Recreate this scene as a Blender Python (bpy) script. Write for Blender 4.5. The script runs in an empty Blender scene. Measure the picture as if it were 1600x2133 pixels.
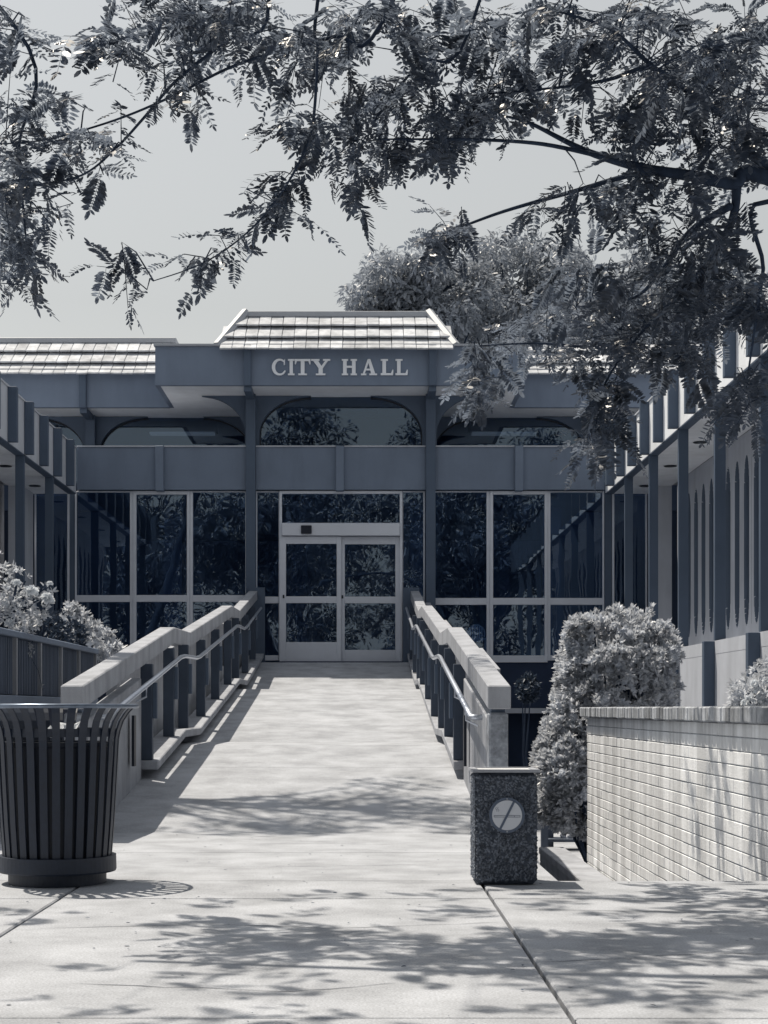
import bpy, bmesh, math, random
import numpy as np
from mathutils import Vector, Matrix, noise as mnoise

random.seed(7)
RNG = np.random.default_rng(11)
SC = bpy.context.scene
COL = SC.collection
R = math.radians

# ------------------------------------------------------------------ camera, sky, sun, exposure
EYE, F = 0.85, 3300.0
UC, VC = 757.0, 1476.0                       # vanishing point of the courtyard in the photo (1600 x 2133)
cam_d = bpy.data.cameras.new('camera')
cam = bpy.data.objects.new('camera', cam_d); COL.objects.link(cam)
cam.location = (0, 0, EYE); cam.rotation_euler = (R(90), 0, 0)
cam_d.sensor_fit = 'VERTICAL'; cam_d.sensor_height = 36.0; cam_d.sensor_width = 27.0
cam_d.lens = F / 2133.0 * 36.0
cam_d.shift_x = (800 - UC) / 2133.0
cam_d.shift_y = (VC - 1066.5) / 2133.0
cam_d.clip_start = 0.05; cam_d.clip_end = 3000
SC.camera = cam

SUN = Vector((-0.34, 0.30, 1.0)).normalized()      # towards the sun
elev = math.asin(SUN.z); azim = math.atan2(SUN.x, SUN.y)
world = bpy.data.worlds.new('World'); SC.world = world; world.use_nodes = True
wn = world.node_tree.nodes; wl = world.node_tree.links; wn.clear()
sky = wn.new('ShaderNodeTexSky'); sky.sky_type = 'NISHITA'; sky.sun_disc = False
sky.sun_elevation = elev; sky.sun_rotation = azim
sky.air_density = 2.2; sky.dust_density = 1.1; sky.ozone_density = 1.0
hs = wn.new('ShaderNodeHueSaturation'); hs.inputs["Saturation"].default_value = 0.16; hs.inputs['Value'].default_value = 1.0
bg = wn.new('ShaderNodeBackground'); bg.inputs['Strength'].default_value = 0.091
wo = wn.new('ShaderNodeOutputWorld')
wl.new(sky.outputs[0], hs.inputs['Color']); wl.new(hs.outputs[0], bg.inputs['Color']); wl.new(bg.outputs[0], wo.inputs['Surface'])
sd = bpy.data.lights.new('sun', 'SUN'); so = bpy.data.objects.new('sun', sd); COL.objects.link(so)
sd.energy = 4.9; sd.angle = R(0.53); sd.color = (1.0, 0.91, 0.78)
so.rotation_euler = SUN.to_track_quat('Z', 'Y').to_euler(); so.location = (-9, 15, 30)
SC.view_settings.view_transform = 'Standard'; SC.view_settings.look = 'None'
SC.view_settings.gamma = 1.0; SC.view_settings.use_curve_mapping = False
SC.view_settings.exposure = 0.12

def P(u, v, Y):                                # point of the place seen at photo pixel (u, v), Y metres away
    return Vector(((u - UC) * Y / F, Y, EYE + (VC - v) * Y / F))

# ------------------------------------------------------------------ materials
MATS = {}
def mat(name, col, rough=0.7, var=0.12, scale=6.0, bump=0.0, bscale=60.0, spec=0.4, stretch=(1, 1, 1), speck=0.0,
        speck_scale=180.0, trans=0.0, metallic=0.0, stain=0.0, stain_scale=0.7, obj_var=0.0, stain_stretch=None, tcol=None):
    col = (min(col[0] * .965, .95), min(col[1] * 1.0, .95), min(col[2] * 1.09, .95))      # the photograph's blue-grey toning
    m = bpy.data.materials.new(name); m.use_nodes = True
    n = m.node_tree.nodes; l = m.node_tree.links
    b = n['Principled BSDF']; b.inputs['Roughness'].default_value = rough
    b.inputs['Specular IOR Level'].default_value = spec; b.inputs['Metallic'].default_value = metallic
    geo = n.new('ShaderNodeNewGeometry')
    mp = n.new('ShaderNodeMapping'); mp.inputs['Scale'].default_value = stretch
    l.new(geo.outputs['Position'], mp.inputs['Vector'])
    def noise(sc, det=5.0, vec=None):
        t = n.new('ShaderNodeTexNoise'); t.inputs['Scale'].default_value = sc; t.inputs['Detail'].default_value = det
        t.inputs['Roughness'].default_value = 0.6
        l.new((vec or mp).outputs[0], t.inputs['Vector']); return t
    def ramp(src, lo, hi, a, c):
        t = n.new('ShaderNodeMapRange'); t.inputs['From Min'].default_value = lo; t.inputs['From Max'].default_value = hi
        t.inputs['To Min'].default_value = a; t.inputs['To Max'].default_value = c
        l.new(src, t.inputs['Value']); return t.outputs[0]
    def mul(a, c):
        t = n.new('ShaderNodeMath'); t.operation = 'MULTIPLY'; l.new(a, t.inputs[0]); l.new(c, t.inputs[1]); return t.outputs[0]
    f = ramp(noise(scale).outputs['Fac'], 0.3, 0.7, 1 - var, 1 + var)
    if speck > 0: f = mul(f, ramp(noise(speck_scale, 2).outputs['Fac'], 0.35, 0.65, 1 - speck, 1 + speck))
    if stain > 0:
        v2 = None
        if stain_stretch:
            v2 = n.new('ShaderNodeMapping'); v2.inputs['Scale'].default_value = stain_stretch
            l.new(geo.outputs['Position'], v2.inputs['Vector'])
        f = mul(f, ramp(noise(stain_scale, 6, v2).outputs['Fac'], 0.42, 0.62, 1.0, 1 - stain))
    if obj_var > 0:
        oi = n.new('ShaderNodeObjectInfo'); f = mul(f, ramp(oi.outputs['Random'], 0, 1, 1 - obj_var, 1 + obj_var))
    mx = n.new('ShaderNodeVectorMath'); mx.operation = 'SCALE'; mx.inputs[0].default_value = col
    l.new(f, mx.inputs['Scale']); l.new(mx.outputs[0], b.inputs['Base Color'])
    if bump > 0:
        bp = n.new('ShaderNodeBump'); bp.inputs['Strength'].default_value = bump; bp.inputs['Distance'].default_value = 0.01
        l.new(noise(bscale, 6).outputs['Fac'], bp.inputs['Height']); l.new(bp.outputs[0], b.inputs['Normal'])
    if trans > 0:
        out = n['Material Output']; tr = n.new('ShaderNodeBsdfTranslucent'); ms = n.new('ShaderNodeMixShader')
        ms.inputs[0].default_value = trans
        if tcol:
            tm = n.new('ShaderNodeVectorMath'); tm.operation = 'SCALE'; tm.inputs[0].default_value = tcol; l.new(f, tm.inputs['Scale']); l.new(tm.outputs[0], tr.inputs['Color'])
        else: l.new(mx.outputs[0], tr.inputs['Color'])
        l.new(b.outputs[0], ms.inputs[1]); l.new(tr.outputs[0], ms.inputs[2])
        l.new(ms.outputs[0], out.inputs['Surface'])
    MATS[name] = m
    return m

CONC = mat('concrete_paving', (0.40, 0.404, 0.402), 0.9, 0.13, 3.0, 0.3, 90, 0.2, speck=0.16, speck_scale=120, stain=0.2, stain_scale=2.6, obj_var=0.035)
GUM = mat('old_gum', (0.20, 0.21, 0.22), 0.9, 0.3, 30)
JOINT = mat('joint_dirt', (0.02, 0.026, 0.038), 0.95, 0.3)
GCONC = mat('cast_concrete', (0.37, 0.375, 0.38), 0.85, 0.10, 5.0, 0.2, 70, 0.25, speck=0.06, stain=0.22, stain_scale=2.0, stain_stretch=(2.2, 2.2, 0.4))
MOTTLE = mat('weathered_concrete', (0.30, 0.315, 0.33), 0.9, 0.35, 22.0, 0.4, 60, 0.2, stain=0.4, stain_scale=7)
SLATE = mat('slate_paint', (0.18, 0.218, 0.272), 0.62, 0.06, 2.0, 0.10, 120, 0.3, stain=0.09, stain_scale=1.6, stain_stretch=(2.0, 2.0, 0.4))
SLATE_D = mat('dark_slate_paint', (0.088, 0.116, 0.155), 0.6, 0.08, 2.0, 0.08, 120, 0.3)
POSTM = mat('shaded_post_tone', (0.052, 0.068, 0.092), 0.6, 0.12, 4.0, 0.1, 80, 0.3)  # dark tone puts the shade of the post fronts into the colour
PLINTH = mat('plinth_paint', (0.028, 0.042, 0.075), 0.7, 0.12, 3.0, 0.1, 80, 0.2)
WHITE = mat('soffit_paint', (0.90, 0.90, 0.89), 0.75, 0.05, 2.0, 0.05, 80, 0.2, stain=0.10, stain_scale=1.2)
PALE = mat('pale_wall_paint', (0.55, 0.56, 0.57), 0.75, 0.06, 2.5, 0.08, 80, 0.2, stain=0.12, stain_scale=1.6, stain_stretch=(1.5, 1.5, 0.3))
ALU = mat('anodised_frame', (0.66, 0.67, 0.68), 0.42, 0.04, 4.0, 0.0, 60, 0.5)
TILE = mat('concrete_roof_tile', (0.60, 0.60, 0.585), 0.8, 0.2, 7.0, 0.25, 60, 0.2, speck=0.08, obj_var=0.16, stain=.25, stain_scale=2.5)
LETTER = mat('letter_paint', (0.86, 0.86, 0.84), 0.45, 0.03, 4)
TILE_D = mat('roof_underlay', (0.05, 0.06, 0.08), 0.9, 0.2)
METALW = mat('pale_metal_trim', (0.36, 0.37, 0.375), 0.5, 0.06, 3.0, 0, 60, 0.5)
BRICK = mat('whitewashed_brick', (0.93, 0.92, 0.88), 0.85, 0.05, 5.0, 0.3, 70, 0.2, speck=0.03, stain=0.34, stain_scale=1.7, stain_stretch=(1.0, 2.6, 0.22), obj_var=0.06)
CAPBR = mat('weathered_cap_brick', (0.42, 0.43, 0.43), 0.9, 0.25, 14.0, 0.4, 60, 0.2, stain=0.5, stain_scale=2.2, stain_stretch=(1, 3.0, 0.6), obj_var=0.16)
MORTAR = mat('mortar', (0.36, 0.37, 0.37), 0.95, 0.25, 20)
CANM = mat('powder_coated_steel', (0.010, 0.018, 0.034), 0.5, 0.15, 30.0, 0.05, 200, 0.5)
LINER = mat('bin_liner_plastic', (0.008, 0.013, 0.024), 0.5, 0.2, 20)
CHAIRW = mat('white_chair_paint', (0.93, 0.93, 0.92), 0.4, 0.03, 10)
STEEL = mat('galvanised_pipe', (0.55, 0.57, 0.59), 0.33, 0.08, 20, 0, 60, 0.5, metallic=0.75)
URN = mat('urn_concrete', (0.065, 0.075, 0.09), 0.9, 0.4, 45.0, 0.6, 120, 0.2)
PEB = mat('exposed_pebbles', (0.145, 0.16, 0.18), 0.7, 0.7, 55.0, 0.1, 200, 0.3)
SIGNW = mat('sign_enamel', (0.62, 0.63, 0.63), 0.4, 0.03, 8.0)
SIGND = mat('sign_print', (0.10, 0.125, 0.165), 0.45, 0.05, 8.0)
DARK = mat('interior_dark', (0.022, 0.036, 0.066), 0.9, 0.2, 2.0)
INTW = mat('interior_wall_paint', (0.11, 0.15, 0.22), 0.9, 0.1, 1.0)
BARK = mat('bark', (0.036, 0.052, 0.08), 0.9, 0.35, 14.0, 0.6, 40, 0.2, stretch=(1, 1, 0.3))
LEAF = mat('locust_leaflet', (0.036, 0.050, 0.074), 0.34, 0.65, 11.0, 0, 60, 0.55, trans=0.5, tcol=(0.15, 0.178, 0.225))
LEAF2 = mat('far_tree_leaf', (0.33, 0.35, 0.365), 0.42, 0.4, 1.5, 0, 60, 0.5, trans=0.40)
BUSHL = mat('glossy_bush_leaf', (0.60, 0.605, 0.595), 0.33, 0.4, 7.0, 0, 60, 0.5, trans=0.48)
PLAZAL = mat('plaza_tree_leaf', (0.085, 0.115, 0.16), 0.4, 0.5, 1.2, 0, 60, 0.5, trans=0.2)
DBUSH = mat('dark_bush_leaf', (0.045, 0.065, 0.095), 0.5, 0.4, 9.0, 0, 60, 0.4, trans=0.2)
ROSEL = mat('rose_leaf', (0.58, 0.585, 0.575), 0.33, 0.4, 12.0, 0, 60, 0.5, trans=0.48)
PETAL = mat('rose_petal', (0.86, 0.86, 0.82), 0.6, 0.06, 20.0, 0, 60, 0.3, trans=0.25)
SOIL = mat('planting_soil', (0.05, 0.055, 0.065), 0.95, 0.4, 10, 0.5, 40)
GROUND = mat('far_ground', (0.16, 0.175, 0.19), 0.95, 0.25, 0.5)
WOOD = mat('dark_bench_wood', (0.07, 0.085, 0.11), 0.7, 0.2, 8.0, 0.1, 60)
ASPH = mat('asphalt', (0.05, 0.056, 0.066), 0.9, 0.2, 4.0, 0.3, 80)
CORR = mat('ribbed_panel', (0.105, 0.128, 0.165), 0.75, 0.08, 3.0, 0.25, 60, 0.25, stain=0.25, stain_scale=3, stain_stretch=(6, 6, 0.4))

def glass_mat(name, tint, refl):
    m = bpy.data.materials.new(name); m.use_nodes = True
    n = m.node_tree.nodes; l = m.node_tree.links; n.clear()
    out = n.new('ShaderNodeOutputMaterial'); ms = n.new('ShaderNodeMixShader')
    tr = n.new('ShaderNodeBsdfTransparent'); tr.inputs[0].default_value = (*tint, 1)
    gl = n.new('ShaderNodeBsdfGlossy'); gl.inputs['Roughness'].default_value = 0.01; gl.inputs['Color'].default_value = (0.72, 0.87, 1.0, 1)
    fr = n.new('ShaderNodeFresnel'); fr.inputs['IOR'].default_value = 1.5
    ad = n.new('ShaderNodeMath'); ad.operation = 'MULTIPLY_ADD'; ad.inputs[1].default_value = 1.0; ad.inputs[2].default_value = refl
    l.new(fr.outputs[0], ad.inputs[0])
    no = n.new('ShaderNodeTexNoise'); no.inputs['Scale'].default_value = 2.2; no.inputs['Detail'].default_value = 1.0
    geo = n.new('ShaderNodeNewGeometry'); l.new(geo.outputs['Position'], no.inputs['Vector'])
    bp = n.new('ShaderNodeBump'); bp.inputs['Strength'].default_value = 0.06; bp.inputs['Distance'].default_value = 0.02
    l.new(no.outputs['Fac'], bp.inputs['Height']); l.new(bp.outputs[0], gl.inputs['Normal'])
    l.new(ad.outputs[0], ms.inputs[0]); l.new(tr.outputs[0], ms.inputs[1]); l.new(gl.outputs[0], ms.inputs[2])
    l.new(ms.outputs[0], out.inputs['Surface'])
    return m
GLASS = glass_mat('tinted_window_glass', (0.62, 0.72, 0.86), 0.06)
GLASS_C = glass_mat('clerestory_glass', (0.42, 0.52, 0.66), 0.07)
lamp_m = bpy.data.materials.new('lit_tube_diffuser'); lamp_m.use_nodes = True
lamp_m.node_tree.nodes['Principled BSDF'].inputs['Emission Color'].default_value = (1.0, 0.9, 0.76, 1)
lamp_m.node_tree.nodes['Principled BSDF'].inputs['Emission Strength'].default_value = 0.12

# ------------------------------------------------------------------ mesh helpers
class MB:
    def __init__(s): s.v = []; s.f = []
    def add(s, vs, fs):
        k = len(s.v); s.v += [tuple(p) for p in vs]; s.f += [tuple(i + k for i in f) for f in fs]; return s
    def box(s, x0, x1, y0, y1, z0, z1):
        if x0 > x1: x0, x1 = x1, x0
        return s.add([(x0, y0, z0), (x1, y0, z0), (x1, y1, z0), (x0, y1, z0), (x0, y0, z1), (x1, y0, z1), (x1, y1, z1), (x0, y1, z1)],
                     [(0, 3, 2, 1), (4, 5, 6, 7), (0, 1, 5, 4), (1, 2, 6, 5), (2, 3, 7, 6), (3, 0, 4, 7)])
    def prism_xz(s, pts, y0, y1):                 # polygon in XZ, extruded along Y
        n = len(pts); vs = [(x, y0, z) for x, z in pts] + [(x, y1, z) for x, z in pts]
        return s.add(vs, [tuple(range(n)), tuple(range(2 * n - 1, n - 1, -1))] + [(i, i + n, (i + 1) % n + n, (i + 1) % n) for i in range(n)])
    def prism_yz(s, pts, x0, x1):
        n = len(pts); vs = [(x0, y, z) for y, z in pts] + [(x1, y, z) for y, z in pts]
        return s.add(vs, [tuple(range(n)), tuple(range(2 * n - 1, n - 1, -1))] + [(i, i + n, (i + 1) % n + n, (i + 1) % n) for i in range(n)])
    def sweep(s, prof, x0, x1, th):               # strip following (y, ztop) points, between x0 and x1, th thick
        n = len(prof); vs = []
        for y, z in prof: vs += [(x0, y, z), (x1, y, z), (x1, y, z - th), (x0, y, z - th)]
        fs = []
        for i in range(n - 1):
            a, b = 4 * i, 4 * i + 4
            for k in range(4): fs.append((a + k, a + (k + 1) % 4, b + (k + 1) % 4, b + k))
        fs += [(0, 3, 2, 1), (4 * n - 4, 4 * n - 3, 4 * n - 2, 4 * n - 1)]
        return s.add(vs, fs)
    def tube(s, pts, rad, seg=8):
        pts = [Vector(p) for p in pts]; n = len(pts)
        rr = rad if isinstance(rad, (list, tuple)) else [rad] * n
        vs = []; up = Vector((0.13, 0.21, 0.97))
        for i, p in enumerate(pts):
            d = (pts[min(i + 1, n - 1)] - pts[max(i - 1, 0)]).normalized()
            a = d.cross(up)
            if a.length < 1e-3: a = d.cross(Vector((1, 0, 0)))
            a.normalize(); b = d.cross(a)
            for k in range(seg):
                t = 2 * math.pi * k / seg; vs.append(p + (a * math.cos(t) + b * math.sin(t)) * rr[i])
        fs = [(i * seg + k, i * seg + (k + 1) % seg, (i + 1) * seg + (k + 1) % seg, (i + 1) * seg + k) for i in range(n - 1) for k in range(seg)]
        fs += [tuple(range(seg - 1, -1, -1)), tuple((n - 1) * seg + k for k in range(seg))]
        return s.add(vs, fs)
    def lathe(s, prof, c=(0, 0, 0), seg=48, closed=False):
        n = len(prof); vs = []
        for r, z in prof:
            for k in range(seg):
                t = 2 * math.pi * k / seg; vs.append((c[0] + r * math.cos(t), c[1] + r * math.sin(t), c[2] + z))
        rng = range(n) if closed else range(n - 1)
        fs = [(i * seg + k, i * seg + (k + 1) % seg, ((i + 1) % n) * seg + (k + 1) % seg, ((i + 1) % n) * seg + k) for i in rng for k in range(seg)]
        return s.add(vs, fs)
    def mesh(s, name, m, smooth=False, bevel=0.0):
        me = bpy.data.meshes.new(name); me.from_pydata(s.v, [], s.f); me.update()
        bm = bmesh.new(); bm.from_mesh(me); bmesh.ops.recalc_face_normals(bm, faces=bm.faces)
        if bevel > 0:
            bmesh.ops.bevel(bm, geom=[e for e in bm.edges if e.is_manifold and e.calc_face_angle(0) > 0.6], offset=bevel, segments=1, affect='EDGES')
        bm.to_mesh(me); bm.free(); me.materials.append(m)
        if smooth: me.polygons.foreach_set('use_smooth', [True] * len(me.polygons))
        return me
    def build(s, name, m, parent=None, smooth=False, bevel=0.0):
        return link(name, s.mesh(name, m, smooth, bevel), parent)

def link(name, me, parent=None, loc=None):
    o = bpy.data.objects.new(name, me); COL.objects.link(o)
    if parent is not None: o.parent = parent
    if loc is not None: o.location = loc
    return o
def tag(o, label, cat, group=None):
    o['label'] = label; o['category'] = cat
    if group: o['group'] = group
    return o
def thing(name, label, cat, group=None):
    o = bpy.data.objects.new(name, None); COL.objects.link(o); o.empty_display_size = 0.2
    return tag(o, label, cat, group)
def struct(name, mb, m): o = mb.build(name, m); o['kind'] = 'structure'; return o
def seat(root, loc):                        # put the Empty at the thing's base while its parts stay where they were built
    root.location = loc
    off = Vector(loc)
    for c in list(COL.objects):
        if c.parent is root: c.location = Vector(c.location) - off
def bx(*a): return MB().box(*a)

def stamp(tv, tf, mats):                    # many copies of a small template, as one mesh
    tv = np.asarray(tv, float); M = np.asarray(mats, float)
    n, k = len(M), len(tv)
    v = np.einsum('nij,kj->nki', M[:, :3, :3], tv) + M[:, None, :3, 3]
    return v.reshape(-1, 3), np.asarray(tf, int), n, k
def np_mesh(name, blocks, m, smooth=False):
    V = []; L = []; S = []; base = 0; ls = 0
    for (v, tf, n, k) in blocks:
        V.append(v); w = tf.shape[1]
        L.append((tf[None] + (np.arange(n) * k)[:, None, None] + base).reshape(-1)); S.append(np.full(n * len(tf), w)); base += len(v)
    V = np.concatenate(V); L = np.concatenate(L).astype(np.int32); S = np.concatenate(S)
    me = bpy.data.meshes.new(name); me.vertices.add(len(V)); me.vertices.foreach_set('co', V.astype(np.float32).ravel())
    me.loops.add(len(L)); me.loops.foreach_set('vertex_index', L)
    st = np.concatenate([[0], np.cumsum(S)[:-1]]).astype(np.int32)
    me.polygons.add(len(S)); me.polygons.foreach_set('loop_start', st)
    me.update(calc_edges=True); me.validate(); me.materials.append(m)
    if smooth: me.polygons.foreach_set('use_smooth', [True] * len(me.polygons))
    return me
def frames(pos, d, up):                     # matrices whose X axis is d, Z axis near up
    d = d / np.linalg.norm(d, axis=1, keepdims=True)
    s = np.cross(up, d); s /= np.maximum(np.linalg.norm(s, axis=1, keepdims=True), 1e-6)
    u = np.cross(d, s)
    M = np.zeros((len(pos), 4, 4)); M[:, :3, 0] = d; M[:, :3, 1] = s; M[:, :3, 2] = u; M[:, :3, 3] = pos; M[:, 3, 3] = 1
    return M
def scaled(M, s):
    M = M.copy(); M[:, :3, :3] *= np.asarray(s)[:, None, None]; return M
# one leaf: pointed oval folded along its midrib, X along the leaf
LV = [(0, 0, 0), (0.3, 0.17, 0.035), (0.3, -0.17, 0.035), (0.68, 0.15, 0.03), (0.68, -0.15, 0.03), (1, 0, -0.03), (0.35, 0, 0), (0.68, 0, 0)]
LT = [(0, 6, 1, 0), (0, 2, 6, 0)]
LEAF_V = np.array([(0, 0, 0), (0.3, 0.17, 0.04), (0.7, 0.15, 0.03), (1, 0, -0.05), (0.7, -0.15, 0.03), (0.3, -0.17, 0.04)])
LEAF_F = np.array([(0, 1, 2, 3), (0, 3, 4, 5)])

# ------------------------------------------------------------------ ground, plaza, ramp
g = MB().add([(-900, -900, -1.06), (900, -900, -1.06), (900, 900, -1.06), (-900, 900, -1.06)], [(0, 1, 2, 3)])
struct('ground', g, GROUND)
EDGE = 7.81
plaza = bx(-60, 60, -9.0, EDGE - 0.004, -1.0, -0.03).build('plaza', JOINT); plaza['kind'] = 'structure'
xs = [-7.2, -4.28, -1.36, 0.575, 3.5, 6.4]
ys = [-9.0, -6.4, -3.8, -1.2, 1.6, 4.35, 7.08, EDGE]
for i in range(len(xs) - 1):
    for j in range(len(ys) - 1):
        g2 = 0.007
        dz = random.uniform(-0.0015, 0.0015)
        bx(xs[i] + g2, xs[i + 1] - g2, ys[j] + 0.003, ys[j + 1] - 0.003, -0.06, dz).build('paving_slab', CONC, plaza, bevel=0.006)
bed = bx(-60, 60, -70, -9.01, -1.0, -0.01).build('added_dark_bed', SOIL); bed['kind'] = 'structure'  # unseen dark ground added to lower the bounce light
for a in ((-60, xs[0], -9, EDGE), (xs[-1], 60, -9, EDGE)):
    bx(a[0] + .005, a[1] - .005, a[2] + .005, a[3] - .005, -0.06, -0.002).build('paving_slab', CONC, plaza)
# terrace west of the ramp, at plaza level
w = bx(-60, -2.02, EDGE + 0.004, 27.3, -1.0, -0.004); tr = struct('terrace', w, CONC)
XL, XR = -1.98, 0.97
apron = bx(-2.012, 0.975, EDGE + 0.004, 10.9, -1.0, -0.03).build('apron', JOINT); apron['kind'] = 'structure'
RP = [(10.9, 0.0), (15.3, 0.50), (16.7, 0.50), (22.0, 1.12), (23.4, 1.12), (26.75, 1.63), (27.46, 1.655)]
def rz(y):
    if y <= RP[0][0]: return 0.0
    for (a, za), (b, zb) in zip(RP, RP[1:]):
        if y <= b: return za + (zb - za) * (y - a) / (b - a)
    return RP[-1][1]
ramp = MB().prism_yz([(y, z - 0.03) for y, z in RP] + [(27.46, -1.0), (10.9, -1.0)], XL - 0.03, XR).build('ramp', GCONC); ramp['kind'] = 'structure'
sy = [EDGE + 0.008, 9.35, 10.9, 12.37, 13.84, 15.3, 16.7, 18.02, 19.35, 20.68, 22.0, 23.4, 24.69, 25.7, 26.75]
for a, b in zip(sy, sy[1:]):
    pts = [(a + .004, rz(a)), (b - .004, rz(b)), (b - .004, rz(b) - .05), (a + .004, rz(a) - .05)]
    MB().prism_yz(pts, XL + 0.005, XR - 0.005).build('concrete_slab', CONC, ramp if a > 10 else apron, bevel=0.005)
# sunken court east of the ramp
struct('sunken_court_floor', bx(0.99, 12, EDGE + .8, 27.4, -1.05, -1.0), CONC)
st = MB()
for k in range(6): st.box(0.985, 2.0, EDGE + 0.001 + 0.29 * k, EDGE + 0.29 * (k + 1), -1.02, -0.15 * (k + 1))
struct('stairs', st, GCONC)

# ------------------------------------------------------------------ city hall
XC = -0.39; BAY = 3.1; G = 27.5
def fx(u): return (u - UC) / 120.0
def fz(v): return EYE + (VC - v) / 120.0
hall = thing('city_hall', 'low modernist slate and white hall with tiled mansard roofs and arched clerestory', 'building')
def part(name, mb, m, parent=None, **k): return mb.build(name, m, parent or hall, **k)
# plinth and interior
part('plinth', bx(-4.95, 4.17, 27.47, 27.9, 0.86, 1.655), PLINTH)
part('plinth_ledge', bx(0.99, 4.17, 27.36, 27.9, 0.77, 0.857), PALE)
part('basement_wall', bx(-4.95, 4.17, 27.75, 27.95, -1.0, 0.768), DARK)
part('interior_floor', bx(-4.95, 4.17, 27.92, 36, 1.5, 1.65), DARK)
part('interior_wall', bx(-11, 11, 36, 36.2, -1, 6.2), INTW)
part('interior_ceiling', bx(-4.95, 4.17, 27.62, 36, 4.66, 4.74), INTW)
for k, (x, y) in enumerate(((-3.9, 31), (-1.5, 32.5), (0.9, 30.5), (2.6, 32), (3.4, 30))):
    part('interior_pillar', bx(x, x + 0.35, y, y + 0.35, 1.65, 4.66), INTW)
# windows
def window(u0, u1, ls, rs, top, rails, v0=1023.5, v1=1376, bot=0.09, y=27.46, name='window', m=ALU, dep=0.09, label=None):
    x0, x1, zt, zb = fx(u0), fx(u1), fz(v0), fz(v1)
    f = MB().box(x0, x0 + ls, y, y + dep, zb, zt).box(x1 - rs, x1, y, y + dep, zb, zt)
    a, b = x0 + ls, x1 - rs
    f.box(a, b, y + .002, y + dep - .002, zt - top, zt).box(a, b, y + .002, y + dep - .002, zb, zb + bot)
    edges = [zb + bot]
    for va, vb in rails[::-1]:
        f.box(a, b, y + .003, y + dep - .003, fz(vb), fz(va)); edges += [fz(vb), fz(va)]
    edges.append(zt - top)
    o = part(name, f, m, bevel=0.004)
    if label: o['label'] = label
    for za, zc in zip(edges[::2], edges[1::2]):
        bx(a - .004, b + .004, y + dep * .5, y + dep * .5 + .012, za - .004, zc + .004).build('pane', GLASS, o)
    return o
rl, rr = [(1240, 1254)], [(1246, 1260)]
window(157, 278, 0.028, 0.055, 0.02, rl); window(278.2, 396, 0.055, 0.05, 0.06, rl, y=27.44); window(396.2, 515, 0.05, 0.028, 0.02, rl)
window(903, 1020, 0.028, 0.055, 0.02, rr); window(1020.2, 1140, 0.055, 0.05, 0.06, rr, bot=0.12, v1=1380, y=27.44); window(1140.2, 1258, 0.05, 0.028, 0.02, rr)
window(533, 582, 0.025, 0.01, 0.02, [(1243, 1257)], name='sidelight'); window(838.5, 885, 0.01, 0.025, 0.02, [(1243, 1257)], name='sidelight')
# entrance: jambs, transom, header, two sliding leaves
ent = window(582.4, 838, 0.045, 0.045, 0.05, [], v1=1092, bot=0.015, name='transom_window', y=27.42)
part('door_jamb', bx(fx(582.4), fx(582.4) + .045, 27.40, 27.55, 1.66, fz(1092)), ALU, bevel=.004)
part('door_jamb', bx(fx(838) - .045, fx(838), 27.40, 27.55, 1.66, fz(1092)), ALU, bevel=.004)
hd = part('door_header', bx(fx(582.4) + .047, fx(838) - .047, 27.34, 27.56, fz(1117.5), fz(1092.5)), ALU, bevel=.006)
bx(fx(628), fx(650), 27.30, 27.339, fz(1114), fz(1097)).build('motion_sensor', LINER, hd, bevel=.008)
def leaf_door(u0, u1, bv, y, name):
    x0, x1, zt, zb = fx(u0), fx(u1), fz(1118.5), 1.665
    sw = 0.078
    f = MB().box(x0, x0 + sw, y, y + .05, zb, zt).box(x1 - sw, x1, y, y + .05, zb, zt)
    a, b = x0 + sw, x1 - sw
    f.box(a, b, y + .001, y + .049, fz(1134), zt).box(a, b, y + .001, y + .049, fz(1257), fz(1243)).box(a, b, y + .001, y + .049, zb, fz(bv))
    o = part(name, f, ALU, bevel=.004)
    for za, zc in ((fz(bv), fz(1257)), (fz(1243), fz(1134))):
        bx(a - .004, b + .004, y + .02, y + .03, za - .004, zc + .004).build('pane', GLASS, o)
    bx(x0 + .022, x0 + .052, y - .012, y - .001, fz(1247), fz(1240)).build('lock', LINER, o)
leaf_door(587, 711, 1338, 27.40, 'sliding_door'); leaf_door(709, 833, 1354, 27.47, 'sliding_door')
part('threshold', bx(fx(582), fx(838), 27.31, 27.6, 1.60, 1.664), PLINTH)
# columns and band
CX = (XC - BAY / 2, XC + BAY / 2)
for x in CX:
    part('column', bx(x - .083, x + .083, 27.26, 27.62, 0.9, 6.268), SLATE_D, bevel=.006)
zb0, zb1 = fz(1022), fz(934)
bxs = [-4.95, CX[0] - 0.083, CX[0] + .083, CX[1] - .083, CX[1] + .083, 4.17]
mids = [fx(335.5), fx(708.5), fx(1079)]
for i, xm in enumerate(mids):
    a, b = bxs[2 * i], bxs[2 * i + 1]
    part('spandrel_panel', bx(a + .003, xm - .073, 27.36, 27.6, zb0, zb1), SLATE)
    part('spandrel_panel', bx(xm + .073, b - .003, 27.36, 27.6, zb0, zb1), SLATE)
    part('band_post', bx(xm - .071, xm + .071, 27.27, 27.6, zb0 - .03, zb1 + .012), SLATE, bevel=.008)
    for p, q in ((a + .005, xm - .075), (xm + .075, b - .005)):
        part('band_coping', bx(p, q, 27.33, 27.7, zb1 + .001, zb1 + .022), PALE)
part('flat_roof', MB().box(-4.95, CX[0] - .1, 27.72, 29.3, 5.1, 5.2).box(CX[1] + .1, 4.17, 27.72, 29.3, 5.1, 5.2), PALE)
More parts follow.
